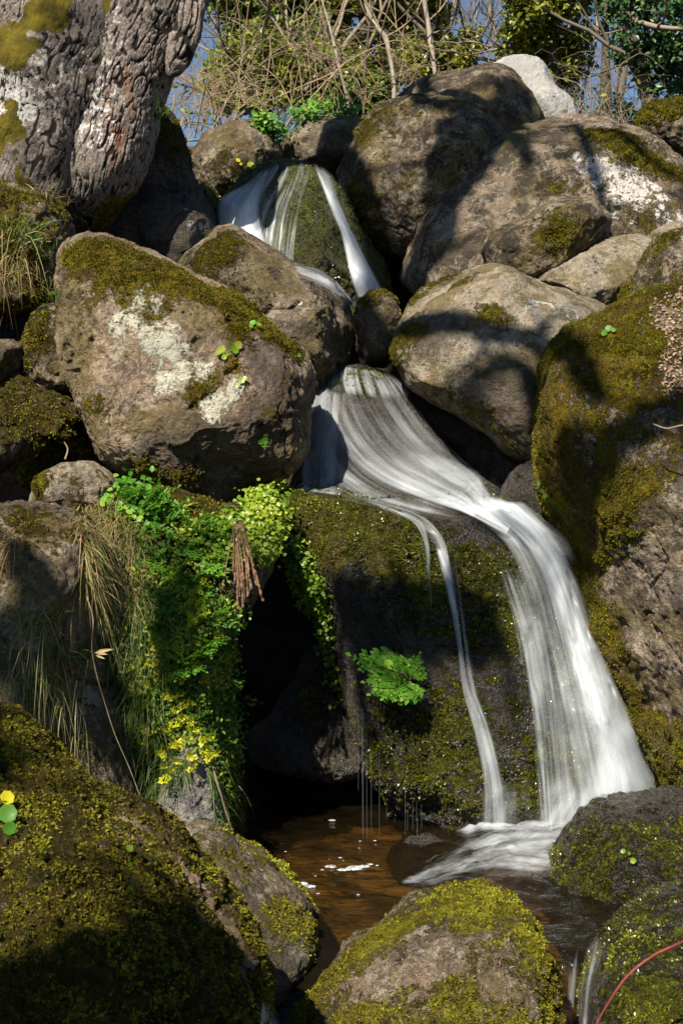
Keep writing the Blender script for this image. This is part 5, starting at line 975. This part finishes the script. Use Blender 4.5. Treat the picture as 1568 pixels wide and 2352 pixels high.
# bramble thickets along the crest: arching tan stems
def thicket(u0, u1, v0, v1, Y, n, label, seed, mat=BRAMB, droop=.35):
    r0 = np.random.default_rng(seed); b0 = P((u0 + u1) / 2, v1, Y); e = empty('bramble_thicket', (b0.x, Y, gz(b0.x, Y)), label, 'brambles'); mb = MB(); lf = MB(); lp = []
    for _ in range(n):
        y = Y + r0.uniform(-.9, .9); a_ = P(r0.uniform(u0, u1), r0.uniform(v1 - 30, v1 + 30), y); c_ = P(r0.uniform(u0 - 60, u1 + 60), r0.uniform(v0, v1), y + r0.uniform(-.4, .4))
        a_, c_ = np.array(a_), np.array(c_); k = 7; t = np.linspace(0, 1, k)[:, None]; m_ = np.array([0, 0, np.linalg.norm(c_ - a_) * r0.uniform(0, droop) + .1])
        pts = a_ * (1 - t) + c_ * t + m_ * 4 * t * (1 - t) + np.cumsum(r0.normal(size=(k, 3)) * .025, 0); rad = r0.choice([.0035, .005, .0075], p=[.6, .32, .08])
        V, F, *_ = tube(pts, np.linspace(rad, rad * .45, k), 4); mb.add(V, F, var=np.clip(r0.normal(.45, .28), 0, 1))
        for _ in range(4):
            i = r0.integers(1, k - 1); d = unit(r0.normal(size=3) * (1, .5, .6)); L = r0.uniform(.15, .5); V, F, *_ = tube([pts[i], pts[i] + d * L * .5 + (0, 0, .03), pts[i] + d * L], [rad * .55, rad * .45, rad * .25], 3); mb.add(V, F, var=np.clip(r0.normal(.5, .25), 0, 1)); lp.append(pts[i] + d * L * r0.uniform(.3, 1))
    lp = np.array(lp); mb.build('stems', mat, e)
    add_leaves(lf, lp, r0.normal(size=lp.shape), r0.normal(size=lp.shape) + (0, -.4, .8), r0.uniform(.03, .06, len(lp)), width=.6, r=r0); lf.build('leaves', OLIVE, e, smooth=False)
thicket(390, 520, 130, 300, 11.2, 30, 'bramble tangle against the sky right of the leaning trunk', 71)
thicket(500, 680, 40, 270, 11.8, 20, 'dense tan brambles above the brown boulder left of the upper waterfall', 72)
thicket(660, 860, 30, 260, 12.2, 20, 'tan bramble stems above the reddish low boulder', 73)
thicket(820, 1010, 40, 230, 13.2, 18, 'bramble stems around the crooked pale sapling', 74)
thicket(1290, 1470, 120, 320, 12.8, 36, 'greyish tangle of stems behind the white lichened boulder', 75, TWIG)
thicket(480, 760, -60, 120, 13.5, 12, 'high arching bramble stems near the top edge', 76)
# bare trees further back
bare = None
for i, (x, y) in enumerate([(-3.6, 24), (2.3, 25), (4.6, 24), (.9, 27), (-2.2, 28), (3.6, 28)]):
    if i < 3:
        r0 = np.random.default_rng(80 + i); e = empty('bare_tree', (x, y, gz(x, y))); mb = MB(); kk = MB(); branch_tree(kk, (x, y, gz(x, y) - .2), (.05, 0, 1), 7.5, .10, 0, r0, .3, .3, 9, 0); kk.build('trunk', TWIG, e)
        for _ in range(24):
            z = gz(x, y) + r0.uniform(.6, 7); branch_tree(mb, (x, y, z), r0.normal(size=3) * (1, 1, .3) + (0, 0, .5), r0.uniform(1.2, 2.4), .022, 3, r0, .55, .15, 5, 3)
        mb.build('branches', TWIG, e); proto = [e] if i == 0 else proto + [e]
    else:
        s_ = proto[i % 3]; e = s_.copy(); COL.objects.link(e); e.location = (x, y, gz(x, y)); e.rotation_euler = (0, 0, i * 2.1); e.scale = [rng.uniform(.85, 1.2)] * 3
        for c in s_.children: d = c.copy(); COL.objects.link(d); d.parent = e
    tag(e, 'leafless grey tree standing in the wood beyond the crest', 'tree', 'bare trees beyond the crest')

# ------------------------------------------------------------------ the overhanging tree that shades the stream (out of frame, towards the sun)
shade = empty('overhanging_tree', (-10.6, -6.0, gz(-10.6, -6.0)), 'large tree overhanging the stream behind the viewer', 'tree')
V, F, th, s_, r, D = tube([(-10.6, -6, -.8), (-10.5, -5.9, 3), (-10.4, -5.6, 7), (-10.2, -5.2, 13)], [.45, .36, .3, .15], 20, .1); mesh('trunk', V, F, DTR, shade)
def caster(path, hw, t, wig=.7):
    pts = []
    for (u, v) in path:
        h = cast(u, v)
        if h: pts.append((np.array(h[0] + SUN * t), h[0].y))
    if len(pts) < 2: return
    q = np.array([a_ for a_, _ in pts]); rad = np.array([hw * y / FPX for _, y in pts]); d0 = q[0] - q[1]
    q = np.concatenate([[q[0] + d0 * .3], q, [q[-1] - d0 * .2]]); rad = np.concatenate([[rad[0] * .8], rad, [rad[-1] * .7]])
    V, F, th, s_, r, D = tube(q, rad, 18, .04); V = V + D * (wig * r * fbm(V, 8, 4, len(path)))[:, None]; mesh('limb', V, F, DTR, shade)
    mb = MB(); r0 = np.random.default_rng(int(path[0][0]) + 500)
    for _ in range(7):
        i = r0.integers(0, len(q)); dd = unit(np.cross(unit(q[-1] - q[0]), np.array(SUN)) * r0.choice([-1, 1]) + r0.normal(size=3) * .5); branch_tree(mb, q[i], dd, rad.mean() * r0.uniform(2.5, 5), .022, 2, r0, .5, .1, 4, 3)
    mb.build('twigs', DTR, shade)
    root = np.array([-10.3, -5.5, 12.5]); up_ = q[0] + np.array(SUN) * 5; V, F, *_ = tube([root, (root + up_) / 2 + (0, 0, .5), up_, q[0] + np.array(SUN) * 2, q[0]], [.03, .016, .012, .014, .02], 6); mesh('branch', V, F, DTR, shade)
for path, hw, t in [([(1085, 290), (1045, 400), (1005, 500), (960, 620)], 62, 7), ([(1190, 210), (1160, 260), (1110, 330)], 38, 7), ([(975, 195), (1010, 240), (1100, 275), (1190, 320)], 20, 7),
                    ([(1330, 300), (1365, 390), (1385, 470)], 16, 7), ([(1430, 310), (1500, 370), (1568, 420)], 10, 7),
                    ([(925, 715), (985, 745), (1060, 740), (1130, 762), (1200, 775), (1300, 800)], 36, 6.5), ([(1105, 860), (1180, 835), (1250, 880)], 24, 6.5),
                    ([(1600, 915), (1530, 945), (1450, 985), (1375, 1050), (1335, 1130), (1330, 1220)], 46, 6.5),
                    ([(-60, 1530), (60, 1480), (130, 1465), (190, 1460)], 50, 6), ([(-60, 1630), (80, 1590), (200, 1580), (250, 1600)], 42, 6), ([(300, 1760), (230, 1650)], 30, 6),
                    ([(800, 1400), (880, 1385), (980, 1400), (1130, 1440)], 56, 6), ([(835, 1478), (920, 1462), (1020, 1470)], 34, 6.3),
                    
                    ([(-60, 2290), (120, 2230), (330, 2150), (460, 2150), (560, 2230)], 55, 5), ([(-60, 2410), (150, 2360), (400, 2290), (560, 2340)], 70, 5), ([(-60, 2440), (300, 2440), (500, 2440)], 60, 5), 
                    ([(420, 1560), (520, 1500)], 40, 6)]:
    caster(path, hw, t)
